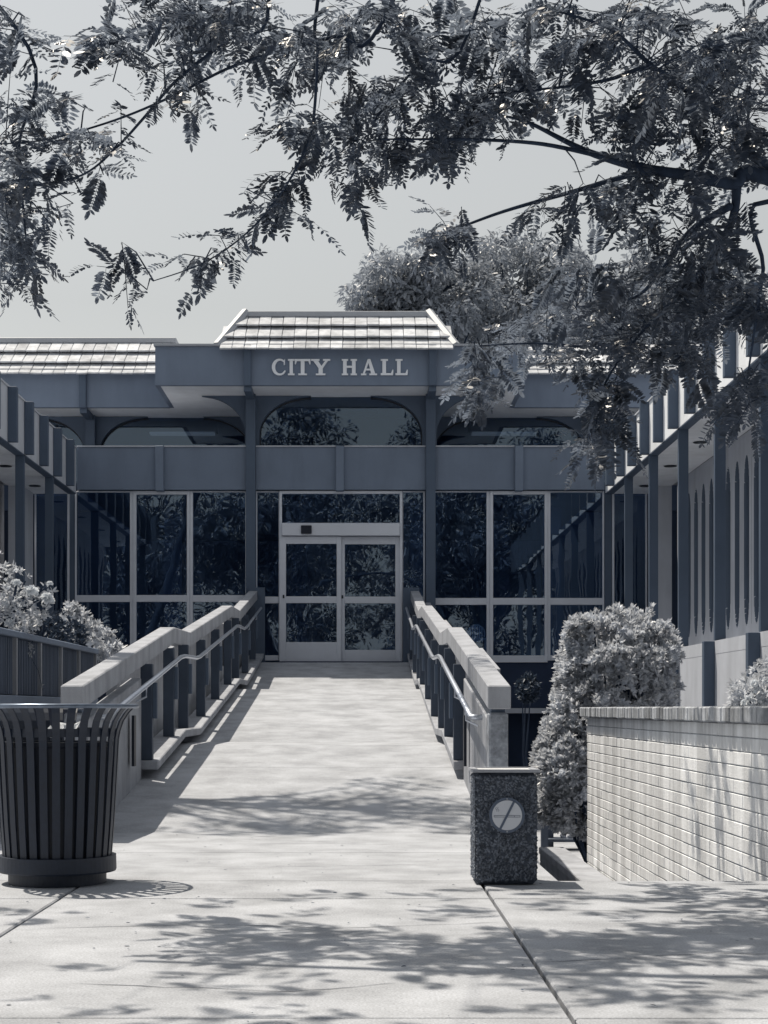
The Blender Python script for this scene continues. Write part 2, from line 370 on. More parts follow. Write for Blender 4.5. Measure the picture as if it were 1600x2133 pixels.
# clerestory arches
ZS = 6.27
def corner(x0, sgn, a, e, y0, y1, zsp, zb):
    pts = [(x0, ZS - .001), (x0 + sgn * a, ZS - .001)]
    for k in range(1, 13):
        t = R(90 - 90 * k / 12); pts.append((x0 + sgn * (a - (a - e) * math.cos(t)), zsp + (ZS - .012 - zsp) * math.sin(t)))
    pts += [(x0 + sgn * e, zb), (x0, zb)]
    return MB().prism_xz(pts, y0, y1)
def arch_bay(xa, xb, y, name='clerestory_window'):
    c1 = part('arch_spandrel', corner(xa, 1, 0.95, .055, y, y + .12, fz(905), 5.2), SLATE_D)
    c2 = part('arch_spandrel', corner(xb, -1, 0.95, .055, y, y + .12, fz(905), 5.2), SLATE_D)
    pn = part(name, bx(xa, xb, y + .13, y + .15, 5.05, ZS - .002), GLASS_C)
    for s0, x0 in ((1, xa), (-1, xb)):
        pts = []
        for k in range(0, 13):
            t = R(90 * k / 12); pts.append((x0 + s0 * (0.95 - (0.95 - .06) * math.cos(t)), y + .125, fz(905) + (ZS - .025 - fz(905)) * math.sin(t)))
        part('arch_trim', MB().tube([(pts[0][0], y + .125, 5.2)] + pts, 0.018, 6), LINER)
arch_bay(CX[0] + .083, CX[1] - .083, 27.44)
for s0, x0 in ((-1, CX[0] - .083), (1, CX[1] + .083)):
    part('bracket', corner(x0, s0, 0.78, .03, 27.44, 27.56, fz(905), 5.38), SLATE_D)
part('return_wall', bx(CX[0] - .05, CX[0] + .05, 27.63, 29.5, 5.2, ZS - .003), SLATE); part('return_wall', bx(CX[1] - .05, CX[1] + .05, 27.63, 29.5, 5.2, ZS - .003), SLATE)
SIDEX = [CX[0] - 2 * BAY, CX[0] - BAY, CX[0]], [CX[1], CX[1] + BAY, CX[1] + 2 * BAY]
for xs3 in SIDEX:
    for a, b in zip(xs3, xs3[1:]): arch_bay(a + .085, b - .085, 29.4)
for x in (CX[0] - BAY, CX[1] + BAY, CX[0] - 2 * BAY, CX[1] + 2 * BAY):
    part('column', bx(x - .083, x + .083, 29.22, 29.62, 5.0, ZS - .002), SLATE_D)
    part('fascia_rib', bx(x - .062, x + .062, 28.42, 28.499, ZS - .02, 6.93), SLATE_D, bevel=.006)
    part('soffit_rib', bx(x - .062, x + .062, 28.5, 29.22, ZS - .10, ZS - .005), SLATE_D)
for x in CX:
    part('fascia_rib', bx(x - .062, x + .062, 26.46, 26.555, ZS - .02, 6.93), SLATE_D, bevel=.006)
    part('soffit_rib', bx(x - .062, x + .062, 26.556, 27.26, ZS - .10, ZS - .006), SLATE_D)
# clerestory interior: pale room with hung strip lights
part('clerestory_wall', bx(-11, 11, 31.6, 31.8, 4.8, 6.86), INTW)
part('clerestory_ceiling', bx(-11, 11, 29.62, 31.6, 6.80, 6.855), WHITE)
for xa, y in ((CX[0] - BAY / 2, 30.4), (CX[1] + BAY / 2, 30.4), (CX[0] - 1.5 * BAY, 30.4)):
    f = part('strip_light', bx(xa - .68, xa + .68, y, y + .3, 6.17, 6.36), SLATE_D)
    bx(xa - .62, xa + .62, y + .03, y + .27, 6.13, 6.168).build('diffuser', lamp_m, f)
part('strip_light', bx(XC - .65, XC + .65, 28.3, 28.5, 6.16, 6.21), SLATE)

# eaves boxes
X0, X1 = XC - BAY, XC + BAY
part('fascia', MB().box(X0, X1, 26.556, 26.64, ZS, 6.92).box(X0, X0 + .08, 26.642, 28.56, ZS, 6.92).box(X1 - .08, X1, 26.642, 28.56, ZS, 6.92), SLATE)
part('soffit', bx(X0 + .002, X1 - .002, 26.558, 29.6, ZS + .003, ZS + .05), WHITE)
part('roof_deck', bx(X0 + .085, X1 - .085, 26.645, 32, 6.86, 6.9), PALE)
part('drip_edge', bx(X0 - .02, X1 + .02, 26.50, 26.64, 6.922, 6.955), METALW)
for a, b in ((-12, X0 - .003), (X1 + .003, 12)):
    part('fascia', bx(a, b, 28.5, 28.6, ZS, 6.92), SLATE)
    part('soffit', bx(a, b, 28.502, 29.6, ZS + .006, ZS + .045), WHITE)
    part('drip_edge', bx(a, b, 28.44, 28.6, 6.922, 6.955), METALW)
    part('roof_deck', bx(a, b, 28.61, 33, 6.86, 6.9), PALE)
# mansards
TH = R(41); CT, S_T = math.cos(TH), math.sin(TH)
tile_me = None
def mansard(xa, xb, y0, z0, shrink_l, shrink_r, tiles_from, tiles_to, tw=0.205, rows=3, s0=-0.20, ex=0.41):
    L = s0 + rows * ex + 0.05
    def xl(s): return xa + shrink_l * max(s, 0) / L
    def xr(s): return xb - shrink_r * max(s, 0) / L
    pts = []
    vs = [(xl(0), y0, z0), (xr(0), y0, z0), (xr(L), y0 + L * CT, z0 + L * S_T), (xl(L), y0 + L * CT, z0 + L * S_T)]
    vs2 = [(x, y + 0.7, z - .02) for x, y, z in vs]
    part('roof_underlay', MB().add(vs + vs2, [(0, 1, 2, 3), (7, 6, 5, 4), (0, 4, 5, 1), (1, 5, 6, 2), (2, 6, 7, 3), (3, 7, 4, 0)]), TILE_D)
    global tile_me
    if tile_me is None:
        tile_me = bx(-.1, .1, -.03, 0.49, 0, .03).mesh('roof_tile', TILE, bevel=.006)
    for r in range(rows):
        s = s0 + r * ex
        x = tiles_from + (0.5 if r % 2 else 0) * 0.0
        while x < tiles_to:
            xm = x + tw / 2
            if xl(s + .3) - .05 < xm < xr(s + .3) + .05:
                o = link('roof_tile', tile_me, hall)
                o.location = (xm, y0 + s * CT - .085 * S_T, z0 + s * S_T + .085 * CT + random.uniform(-.004, .004))
                o.rotation_euler = (TH - R(9.5) + random.uniform(-.012, .012), random.uniform(-.006, .006), random.uniform(-.01, .01))
                o.scale = (tw / 0.208, 1, 1)
            x += tw
    zt = z0 + L * S_T; yt = y0 + L * CT
    part('roof_coping', bx(xl(L) - .04, xr(L) + .04, yt - .11, yt + .5, zt - .01, zt + .085), METALW, bevel=.008)
    return xl, xr, L
xl, xr, L = mansard(fx(455) * .975, fx(948) * .975, 26.60, 6.91, 0.42, 0.42, -2.6, 1.75)
for s0_, x0_, x1_ in ((-1, xl(0), xl(L)), (1, xr(0), xr(L))):
    part('hip_cap', MB().tube([(x0_, 26.56, 6.93), (x1_, 26.56 + L * CT, 6.99 + L * S_T)], 0.075, 6), METALW)
    part('roof_hip', MB().add([(x0_, 26.6, 6.9), (x1_, 26.6 + L * CT, 6.9 + L * S_T), (x1_, 30, 6.9 + L * S_T), (x0_, 30, 6.9)], [(0, 1, 2, 3)]), TILE)
part('roof_cap', bx(xl(L), xr(L), 26.6 + L * CT + .51, 30, 7.0, 6.92 + L * S_T), PALE)
mansard(-12, X0 - .01, 28.55, 6.91, 0, 0, X0 - .01 - .205 * 20, X0 - .02)
mansard(X1 + .01, 12, 28.55, 6.91, 0, 0, X1 + .01, X1 + 4.3)
part('roof_cap', MB().box(-12, X0 - .1, 29.9, 40, 6.91, 7.5).box(X1 + .1, 12, 29.9, 40, 6.91, 7.5), PALE)
part('rear_volume', MB().box(-12, -11.02, 28.7, 40, -1, 6.2).box(11.02, 12, 28.7, 40, -1, 6.2).box(-12, 12, 40, 40.3, -1, 7.4), PALE)

# wings: mirrored about XC
ncol = 8
YC = [27.5 - 2.16 * k for k in range(ncol)]
flute_me = {}
def flute_mesh(s):
    ny, nz = 150, 46; z0, z1 = 1.67, 4.565; vs = []; fs = []
    zz = np.concatenate([np.linspace(z0, 2.35, 40), np.linspace(2.4, 3.85, 12), np.linspace(3.9, z1, 46)]); nz = len(zz)
    for j in range(nz):
        for i in range(ny + 1):
            y = 2.15 * i / ny; z = zz[j]; d = 0.0
            for c in (0.27, 0.81, 1.35, 1.89):
                e = min(z - 1.98, 4.25 - z)
                if e > 0:
                    w_ = 0.135 * math.sqrt(min(1, e / 0.45) * (2 - min(1, e / 0.45)))
                    t = abs(y - c) / max(w_, 1e-4)
                    if t < 1: d = 0.24 * math.sqrt(1 - t * t) * min(1, w_ / .1)
            vs.append((s * d, y, z))
    for j in range(nz - 1):
        for i in range(ny):
            a = j * (ny + 1) + i; fs.append((a, a + 1, a + ny + 2, a + ny + 1))
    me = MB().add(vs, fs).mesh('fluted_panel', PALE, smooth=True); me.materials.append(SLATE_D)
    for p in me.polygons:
        if max(abs(me.vertices[i].co.x) for i in p.vertices) > .03: p.material_index = 1  # recess faces coloured dark to carry the shade inside the flutes
    return me
for s in (1, -1):
    def X(d): return XC + s * d
    n = ncol if s > 0 else 5
    yend = YC[n - 1] - 0.3
    colm = bx(X(4.572), X(4.70), 0, .075, 1.66, 4.566).mesh('column', SLATE_D)
    finm = bx(X(4.44), X(4.568), 0, .10, 4.572, 5.34).mesh('parapet_fin', SLATE_D, bevel=.004)
    pilm = bx(X(4.44), X(4.568), 0, .12, -1.0, 1.652).mesh('pilaster', SLATE_D, bevel=.004)
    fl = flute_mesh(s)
    for k in range(n):
        link('column', colm, hall, (0, YC[k] - .02, 0))
        if k > 0: link('pilaster', pilm, hall, (0, YC[k] - .03, 0))
        y = YC[k]
        for q in (0, 1):
            yy = y - 1.08 * q
            if not (k == 0 and q == 0): link('parapet_fin', finm, hall, (0, yy - .02, 0))
        if k < n - 1:
            if YC[k + 1] > 24 or True:
                part('soffit_panel', bx(X(4.705), X(5.535), YC[k + 1] + .006, y - .006 if k else 27.44, 4.57, 4.60), WHITE)
            yy = (YC[k] + YC[k + 1]) / 2
            dl = MB().lathe([(0.001, 0), (.085, 0), (.095, -.006), (.10, -.002)], (X(5.09), yy, 4.563), 24)
            part('downlight', dl, LINER)
            ylo = YC[k + 1]
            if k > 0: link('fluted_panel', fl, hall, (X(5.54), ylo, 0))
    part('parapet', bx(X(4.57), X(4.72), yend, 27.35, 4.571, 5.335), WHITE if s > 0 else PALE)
    part('parapet_coping', bx(X(4.55), X(4.74), yend, 27.3, 5.337, 5.36), PALE)
    part('beam_soffit', bx(X(4.572), X(4.703), yend, 27.34, 4.552, 4.569), SLATE_D)
    part('wing_roof', bx(X(4.73), X(11), yend, 27.3, 4.70, 5.2), PALE)
    part('walkway', bx(X(4.573), X(5.7), yend, 27.4, 1.5, 1.658), GCONC)
    part('retaining_wall', bx(X(4.569), X(4.75), yend, 27.36, -1.0, 1.498), PALE)
    part('walkway_edge', bx(X(4.567), X(4.572), yend, 27.36, 1.499, 1.656), PALE)
    part('wing_wall', bx(X(5.80), X(11), yend, 27.3, -1.0, 4.69), PALE)
    part('wall_return', bx(X(5.30), X(5.54), 26.45, 27.3, 1.66, 4.566), PALE)
    wn_ = part('end_window', MB().box(X(4.70), X(4.73), 27.40, 27.46, 1.66, 4.56).box(X(5.27), X(5.298), 27.40, 27.46, 1.66, 4.56), ALU)
    bx(X(4.731), X(5.269), 27.42, 27.44, 1.66, 4.56).build('pane', GLASS, wn_)
    part('end_wall', bx(X(4.7), X(5.6), 27.9, 28, 1.6, 4.6), DARK)
seat(hall, (XC, 27.5, -1.0))

# CITY HALL letters
sign = thing('city_hall_sign', 'raised pale serif letters reading CITY HALL on the slate fascia over the entrance', 'sign')
FS = 26.556; FPX = F / FS
def lx(c): return (500 + c / 3.2 - UC) / FPX
LZ0, LZ1 = EYE + (VC - (630 + 487 / 3.2)) / FPX, EYE + (VC - (630 + 380 / 3.2)) / FPX
LH = LZ1 - LZ0
def letter(ch, c0, c1):
    x0, x1 = lx(c0), lx(c1); w = x1 - x0; mb = MB(); cnt = [0]
    def pr(pts):
        cnt[0] += 1; d = 0.0006 * cnt[0]
        mb.prism_xz([(x0 + p * w, LZ0 + q * LH) for p, q in pts], FS - .035 - d, FS - .004 + d * .5)
    def rect(a, b, c, d): pr([(a, c), (b, c), (b, d), (a, d)])
    sh = 0.10
    if ch == 'I': rect(.25, .75, .05, .95); rect(0, 1, 0, sh); rect(0, 1, 1 - sh, 1)
    if ch == 'T':
        rect(.38, .62, .05, .9); rect(.22, .78, 0, sh); rect(0, 1, .88, 1)
        pr([(0, .68), (.06, .68), (.14, .9), (0, .9)]); pr([(1, .68), (1, .9), (.86, .9), (.94, .68)])
    if ch == 'H':
        for q in (0, .58):
            rect(q + .09, q + .33, .05, .95); rect(q, q + .42, 0, sh); rect(q, q + .42, 1 - sh, 1)
        rect(.3, .7, .46, .58)
    if ch == 'L':
        rect(.13, .42, .05, .95); rect(0, .58, 1 - sh, 1); rect(0, .98, 0, sh + .02); pr([(.8, .1), (1, .1), (1, .34), (.93, .34)])
    if ch == 'Y':
        rect(.39, .61, .04, .48); rect(.25, .75, 0, sh); rect(0, .44, 1 - sh, 1); rect(.62, 1, 1 - sh, 1)
        pr([(.39, .44), (.61, .44), (.35, .93), (.09, .93)]); pr([(.47, .46), (.61, .44), (.90, .93), (.76, .93)])
    if ch == 'A':
        pr([(.42, 1), (.58, 1), (.90, .05), (.64, .05)]); pr([(.42, 1), (.50, .86), (.22, .05), (.10, .05)])
        rect(.25, .72, .30, .40); rect(0, .34, 0, sh); rect(.52, 1, 0, sh)
    if ch == 'C':
        pts = []
        for k in range(0, 21):
            t = R(48 + 264 * k / 20); pts.append((.55 + .55 * math.cos(t), .5 + .52 * math.sin(t)))
        inn = []
        for k in range(0, 21):
            t = R(52 + 256 * k / 20); inn.append((.60 + .36 * math.cos(t), .5 + .41 * math.sin(t)))
        for k in range(20): pr([pts[k], pts[k + 1], inn[k + 1], inn[k]])
        pr([(.86, .64), (.95, .64), (.95, 1.0), (.86, .88)]); pr([(.80, .16), (.9, .1), (1.0, .26), (.94, .3)])
    return mb.build('letter', LETTER, sign)
for ch, a, b in (('C', 213, 305), ('I', 320, 364), ('T', 366, 470), ('Y', 474, 602), ('H', 678, 780), ('A', 806, 914), ('L', 938, 1022), ('L', 1036, 1118)):
    letter(ch, a, b)
seat(sign, (XC, FS, LZ0))

# ------------------------------------------------------------------ ramp guards
CAPP = [(10.3, 1.0), (15.3, 1.635), (16.7, 1.655), (22.0, 2.28), (23.4, 2.30), (27.2, 2.87)]
def cz(y):
    for (a, za), (b, zb) in zip(CAPP, CAPP[1:]):
        if y <= b: return za + (zb - za) * (y - a) / (b - a)
    return CAPP[-1][1]
POSTY = [13.25, 14.75, 15.95, 17.66, 19.38, 21.15, 22.47, 24.26, 25.9]
def guard(s, xi, xo, xk, label):
    root = thing('ramp_guard', label, 'railing', 'concrete guards along the ramp')
    lo, hi = min(xi, xo), max(xi, xo)
    MB().sweep(CAPP, lo, hi, 0.155).build('cap_rail', GCONC, root, bevel=.008)
    bx(lo + .012, hi - .012, 10.36, 10.56, -1.0, cz(10.4) - .19).build('end_post', MOTTLE, root, bevel=.012)
    bx(lo + .03, hi - .03, 10.40, 10.52, cz(10.4) - .189, cz(10.4) - .135).build('post_neck', SLATE_D, root)
    bx(min(xi - s * .13, xo), max(xi - s * .13, xo), 27.2, 27.255, 1.0, 2.93).build('newel_block', SLATE_D, root)
    # first bay: solid panel
    pr = [(10.565, cz(10.565) - .265), (13.2, cz(13.2) - .265)]
    pts = pr + [(13.2, -1.0), (10.565, -1.0)]
    MB().prism_yz(pts, lo + .025, hi - .03).build('solid_panel', GCONC, root, bevel=.006)
    pa = xi - s * 0.028
    for y in (12.45,):
        bx(min(pa + s * .03, xi - s * .024 + s * .004), max(pa + s * .03, xi - s * .024 + s * .004), y, y + .1, rz(y) + .22, rz(y) + .62).build('slot_shade', LINER, root)  # thin dark box painting in the shade of a recessed slot
    # lower side wall carrying the guard
    pts = [(y, rz(y) + .0) for y in (13.21, 15.3, 16.7, 22.0, 23.4, 27.2)] + [(27.2, -1.0), (13.21, -1.0)]
    MB().prism_yz(pts, lo + .03, hi + (.03 if s > 0 else 0)).build('stringer', GCONC, root)
    # ledge
    KP = [(13.22, rz(13.22)), (15.3, rz(15.3)), (16.7, rz(16.7)), (22.0, rz(22.0)), (23.4, rz(23.4)), (27.2, rz(27.2))]
    a_, b_ = sorted((xk, xo - s * .0 + (-s) * .02))
    MB().sweep([(y, z + .15) for y, z in KP], a_, b_, 0.075).build('ledge', GCONC, root, bevel=.008)
    ym = POSTY + [27.19]
    for k, y in enumerate(POSTY):
        px0, px1 = sorted((xi - s * .055, xi + s * .045))
        bx(px0, px1, y, y + .085, rz(y) + .152, cz(y) - .15).build('post', POSTM, root, bevel=.005)
        px0, px1 = sorted((xi + s * -.062, xi - s * .056))
        bx(*sorted((xi - s * .09, xi - s * .057)), y + .02, y + .075, rz(y) + .50, rz(y) + .80).build('post_strip', SLATE_D, root)  # narrow dark block beside each post at mid height
    ow = sorted((xo + s * .10, xo + s * .19))
    WP = [(y, cz(y) - .20) for y in (13.3, 15.3, 16.7, 22.0, 23.4, 27.2)]
    MB().prism_yz(WP + [(27.2, -1.0), (13.3, -1.0)], *ow).build('outer_wall', GCONC, root)
    for y in POSTY:
        yy = y + (2.1 if s < 0 else .5)
        if yy < 27: bx(*sorted((xo + s * .09, xo + s * .099)), yy, yy + .16, rz(yy) + .36, rz(yy) + .74).build('slot_shade', LINER, root)  # dark boxes stand for the shade in the wall slots
    # pipe handrail on brackets
    hx = xi - s * .075
    hp = [Vector((xi, 10.78, cz(10.78) - .27)), Vector((hx, 10.78, cz(10.78) - .27))]
    for y, z in ((15.15, 0), (15.5, 0), (16.55, 0), (16.9, 0), (21.85, 0), (22.2, 0), (23.25, 0), (23.6, 0), (27.0, 0)): hp.append(Vector((hx, y, cz(y) - .275)))
    hr = MB().tube(hp, 0.021, 10).build('handrail', STEEL, root, smooth=True)
    for y in [11.3, 12.7] + POSTY:
        b = MB().tube([(hx, y + .04, cz(y) - .29), (hx, y + .04, cz(y) - .36), (xi + s * .01, y + .04, cz(y) - .40)], .008, 6)
        b.build('bracket', STEEL, hr)
    seat(root, ((xi + xo) / 2, 10.4, 0))
guard(-1, -1.82, -1.97, -1.71, 'concrete ramp guard with pipe handrail rising behind the slatted trash can')
guard(1, 0.81, 0.96, 0.755, 'concrete ramp guard with pipe handrail ending behind the pebbled ash urn')

# ------------------------------------------------------------------ slatted trash can
def trash_can(cx, cy):
    t = thing('trash_can', 'dark slatted steel trash can with flared top beside the ramp', 'trash can')
    t.location = (cx, cy, 0)
    prof = [(0.262, 0.135), (0.275, 0.30), (0.288, 0.52), (0.298, 0.70), (0.305, 0.74), (0.322, 0.79), (0.348, 0.83), (0.378, 0.862)]
    wv = 0.0185
    vs = []; fs = []
    for r, z in prof:
        vs += [(r, -wv, z), (r, wv, z), (r - .007, wv, z), (r - .007, -wv, z)]
    for i in range(len(prof) - 1):
        a, b = 4 * i, 4 * i + 4
        for k in range(4): fs.append((a + k, a + (k + 1) % 4, b + (k + 1) % 4, b + k))
    me = MB().add(vs, fs + [(0, 3, 2, 1), (28, 29, 30, 31)]).mesh('slat', CANM)
    n = 30
    for k in range(n):
        o = link('slat', me, t); o.rotation_euler.z = 2 * math.pi * (k + .3) / n
    def ring(r, z, rad, name, mtl=CANM):
        seg = 64; mb = MB(); pr = []
        for k in range(10): a = 2 * math.pi * k / 10; pr.append((r + rad * math.cos(a), z + rad * math.sin(a)))
        return mb.lathe(pr, seg=seg, closed=True).build(name, mtl, t, smooth=True)
    ring(0.384, 0.862, 0.0115, 'rim', STEEL_D)
    MB().lathe([(.290, .715), (.296, .715), (.298, .755), (.292, .755)], seg=64, closed=True).build('upper_band', CANM, t)
    MB().lathe([(.262, .06), (.281, .06), (.285, .068), (.283, .138), (.262, .138)], seg=64, closed=True).build('base_band', CANM, t)
    MB().lathe([(0.0, .0), (.232, .0), (.236, .004), (.236, .058), (0.0, .0585)], seg=64).build('foot', CANM, t)
    MB().lathe([(0.0, .062), (.235, .062), (.262, .66), (.272, .67), (.272, .69), (.25, .69), (.22, .08), (0, .08)], seg=48).build('liner', LINER, t)
    return t
STEEL_D = mat('worn_rim_steel', (0.16, 0.19, 0.23), 0.3, 0.25, 20, 0, 60, 0.6, metallic=0.6)
trash_can(-1.492, 7.73)
cr = MB()
for k in range(7):
    a = random.uniform(0, 6.28); r = random.uniform(.02, .16); z = .70
    p = [(-1.492 + r * math.cos(a) + random.uniform(-.06, .06), 7.73 + r * math.sin(a) + random.uniform(-.06, .06), z + random.uniform(0, .09)) for _ in range(6)]
    cr.add(p, [(0, 1, 2), (2, 3, 4), (0, 2, 4), (1, 3, 5), (0, 4, 5)])
tag(cr.build('crumpled_paper', PETAL), 'crumpled pale paper heaped in the mouth of the trash can', 'litter')

# ------------------------------------------------------------------ ash urn with no smoking disc
def urn():
    t = thing('ash_urn', 'square pebble-faced ash urn with a round no smoking disc', 'ash urn')
    x0, x1, y0, y1, h = 0.525, 0.848, 7.60, 7.92, 0.555
    cx = (x0 + x1) / 2
    MB().box(x0 + .012, x1 - .012, y0 + .012, y1 - .012, 0.004, h - .0125).build('body', URN, t, bevel=.02)
    MB().box(x0, x1, y0, y0 + .03, h - .012, h + .003).box(x0, x1, y1 - .03, y1, h - .012, h + .003).box(x0, x0 + .03, y0 + .03, y1 - .03, h - .012, h + .002).box(x1 - .03, x1, y0 + .03, y1 - .03, h - .012, h + .002).build('rim', GCONC, t)
    bx(x0 + .031, x1 - .031, y0 + .031, y1 - .031, h - .0115, h - .002).build('sand', BRICK, t)
    # exposed pebbles
    ov = np.array([(1, 0, 0), (-1, 0, 0), (0, 1, 0), (0, -1, 0), (0, 0, 1), (0, 0, -1), ]) * 1.0
    of = np.array([(0, 2, 4), (2, 1, 4), (1, 3, 4), (3, 0, 4), (2, 0, 5), (1, 2, 5), (3, 1, 5), (0, 3, 5)])
    Ms = []
    def peb(p, nrm):
        sx, sy_, sz = random.uniform(.005, .0125), random.uniform(.004, .008), random.uniform(.003, .007)
        q = Vector(nrm).to_track_quat('Z', 'Y').to_matrix().to_4x4() @ Matrix.Rotation(random.uniform(0, 6.28), 4, 'Z')
        Ms.append(np.array(Matrix.Translation(p) @ q @ Matrix.Diagonal((sx, sy_, sz, 1))))
    for k in range(3000):
        z = random.uniform(.02, h - .03)
        f = random.random()
        if f < .5: peb((random.uniform(x0 + .02, x1 - .02), y0 + .012, z), (0, -1, 0))
        elif f < .75: peb((x0 + .012, random.uniform(y0 + .02, y1 - .02), z), (-1, 0, 0))
        elif f < .9: peb((x1 - .012, random.uniform(y0 + .02, y1 - .02), z), (1, 0, 0))
        else: peb((random.uniform(x0 + .02, x1 - .02), y1 - .012, z), (0, 1, 0))
    me = np_mesh('pebbles', [stamp(ov, of, Ms)], PEB); o = link('pebbles', me, t); o['kind'] = 'stuff'
    # disc
    dc = P(1056, 1698, y0 - .004)
    def disc(r, ya, yb, name, m, par, seg=48):
        pts = [(dc.x + r * math.cos(2 * math.pi * k / seg), dc.z + r * math.sin(2 * math.pi * k / seg)) for k in range(seg)]
        return MB().prism_xz(pts, ya, yb).build(name, m, par)
    d = disc(.085, y0 - .012, y0 + .01, 'sign_disc', SIGND, t)
    disc(.0715, y0 - .0145, y0 - .0121, 'sign_face', SIGNW, d)
    a = R(63); ca, sa = math.cos(a), math.sin(a); hw = .0055
    q = [(-.073 * ca + hw * sa, -.073 * sa - hw * ca), (.073 * ca + hw * sa, .073 * sa - hw * ca), (.073 * ca - hw * sa, .073 * sa + hw * ca), (-.073 * ca - hw * sa, -.073 * sa + hw * ca)]
    MB().prism_xz([(dc.x + p, dc.z + r_) for p, r_ in q], y0 - .0168, y0 - .0146).build('slash', SIGND, d)
    cg = MB()
    for z_ in (-.001, -.0085): cg.box(dc.x - .063, dc.x + .063, y0 - .0158, y0 - .0146, dc.z + z_ - .0009, dc.z + z_ + .0009)
    for x_ in (-.063, .061, .034): cg.box(dc.x + x_, dc.x + x_ + .0018, y0 - .0157, y0 - .01455, dc.z - .0085, dc.z - .001)
    cg.build('cigarette', SIGND, d)
    sm = MB()
    for off in (0, .009):
        pts = [(dc.x - .052 + off + .004 * math.sin(k * 1.1), y0 - .0152, dc.z + .018 + .0035 * k) for k in range(7)]
        sm.tube(pts, .0008, 5)
    sm.build('smoke_curl', SIGND, d)
    for z_ in (.078, -.078):
        MB().tube([(dc.x, y0 - .016, dc.z + z_), (dc.x, y0 - .011, dc.z + z_)], .004, 8).build('rivet', METALW, d)
    seat(t, (cx, (y0 + y1) / 2, 0))
urn()

# ------------------------------------------------------------------ brick planter
def planter():
    t = thing('brick_planter', 'long whitewashed brick planter with weathered brick coping under the rounded bush', 'planter')
    xb, ya, yb = 2.02, EDGE + .03, 14.3; ch = 0.0765; zt = 0.772
    bx(xb + .006, 3.9, ya + .012, yb - .012, -1.0, zt - .002).build('core', MORTAR, t)
    bx(xb + .25, 3.9, ya + .25, yb - .2, zt, .80).build('soil', SOIL, t)
    BL = 0.40
    bm = bx(0, .09, 0, BL - .004, 0, ch - .0065).mesh('brick', BRICK, bevel=.003)
    hid = MB(); cnt = 0
    for c in range(23):
        z0 = zt - ch * (c + 1) + .0035
        y = ya - (0.2 if c % 2 else 0)
        while y < yb - .02:
            a, b = max(y, ya), min(y + BL, yb)
            vis = (z0 + ch) > EYE - .1088 * b - .02
            if b - a > .03:
                j = random.uniform(-.0012, .0025)
                if vis and cnt < 298:
                    o = link('brick', bm, t, (xb - j, a, z0)); o.scale.y = (b - a - .004) / (BL - .004); cnt += 1
                else: hid.box(xb, xb + .09, a, b - .006, z0, z0 + ch - .0085)
            y += BL
    hid.build('lower_bricks', BRICK, t)['kind'] = 'stuff'
    cm = bx(0, .22, 0, .094, 0, .087).mesh('coping_brick', CAPBR, bevel=.008)
    y = ya - .03
    while y < yb + .03:
        link('coping_brick', cm, t, (xb - .052 - random.uniform(0, .006), y, zt + .002 + random.uniform(-.002, .003))); y += .1
    em = bx(0, .094, 0, .22, 0, .087).mesh('coping_brick', CAPBR, bevel=.008)
    x = xb + .175
    while x < 3.8:
        link('coping_brick', em, t, (x, yb - .19, zt + .002 + random.uniform(-.002, .003))); x += .1
    x = xb
    for c in range(23):
        z0 = zt - ch * (c + 1) + .0045
        hid2 = None
    e = MB()
    for c in range(23):
        z0 = zt - ch * (c + 1) + .0045; x = xb + .095 + (0.15 if c % 2 else 0)
        while x < 3.9: e.box(x, min(x + .394, 3.9), yb - .011, yb + .0, z0, z0 + ch - .0085); e.box(x, min(x + .394, 3.9), ya, ya + .011, z0, z0 + ch - .0085); x += .4
    e.build('end_bricks', BRICK, t)['kind'] = 'stuff'
    seat(t, (3.0, 11, -1.0))
planter()
# low cheek wall in the sunken court
cw = thing('cheek_wall', 'low pale block wall in the sunken court at the foot of the brick planter', 'wall')
bx(1.75, 2.0, 9.6, 15.8, -.60, -.53).build('coping', GCONC, cw, bevel=.008)
for c in range(6):
    for k in range(16):
        bx(1.765, 1.99, 9.6 + .39 * k, 9.6 + .39 * k + .383, -.601 - .08 * (c + 1) + .004, -.605 - .08 * c + .002).build('block', GCONC, cw)
seat(cw, (1.87, 12.6, -1.0))
# bench and stones in the shade of the court
be = thing('court_bench', 'dark timber bench in the deep shade below the bush', 'bench')
by = 20.5
bx(P(1128, 0, by).x, P(1142, 0, by).x, by, by + .1, -1.0, P(0, 1678, by).z).build('bench_post', WOOD, be)
bx(P(1146, 0, by).x, P(1160, 0, by).x, by + .35, by + .45, -1.0, P(0, 1690, by).z).build('bench_post', WOOD, be)
bx(P(1142.5, 0, by).x, 3.6, by + .02, by + .08, P(0, 1729, by).z, P(0, 1716, by).z).build('bench_rail', WOOD, be)
bx(P(1142.5, 0, by).x, 3.6, by + .12, by + .5, P(0, 1756, by).z, P(0, 1753, by).z + .02).build('bench_seat', WOOD, be)
bx(3.5, 3.58, by + .1, by + .2, -1.0, P(0, 1690, by).z).build('bench_post', WOOD, be)
seat(be, (2.9, by, -1.0))
for k, u in enumerate((1174, 1188.5, 1202, 1215)):
    p = P(u, 1748, by + .25); bm = bmesh.new(); bmesh.ops.create_icosphere(bm, subdivisions=2, radius=.042)
    for v in bm.verts: v.co *= 1 + .15 * mnoise.noise(v.co * 30 + Vector((k, 0, 0)))
    me = bpy.data.meshes.new('pot'); bm.to_mesh(me); bm.free(); me.materials.append(PALE)
    o = link('round_stone', me, None, (p.x, by + .28, P(0, 1753, by).z + .055))
    tag(o, ('leftmost', 'second from the left', 'third from the left', 'rightmost')[k] + ' of the four round pale stones on the dark court bench', 'stone', 'stones on the court bench')

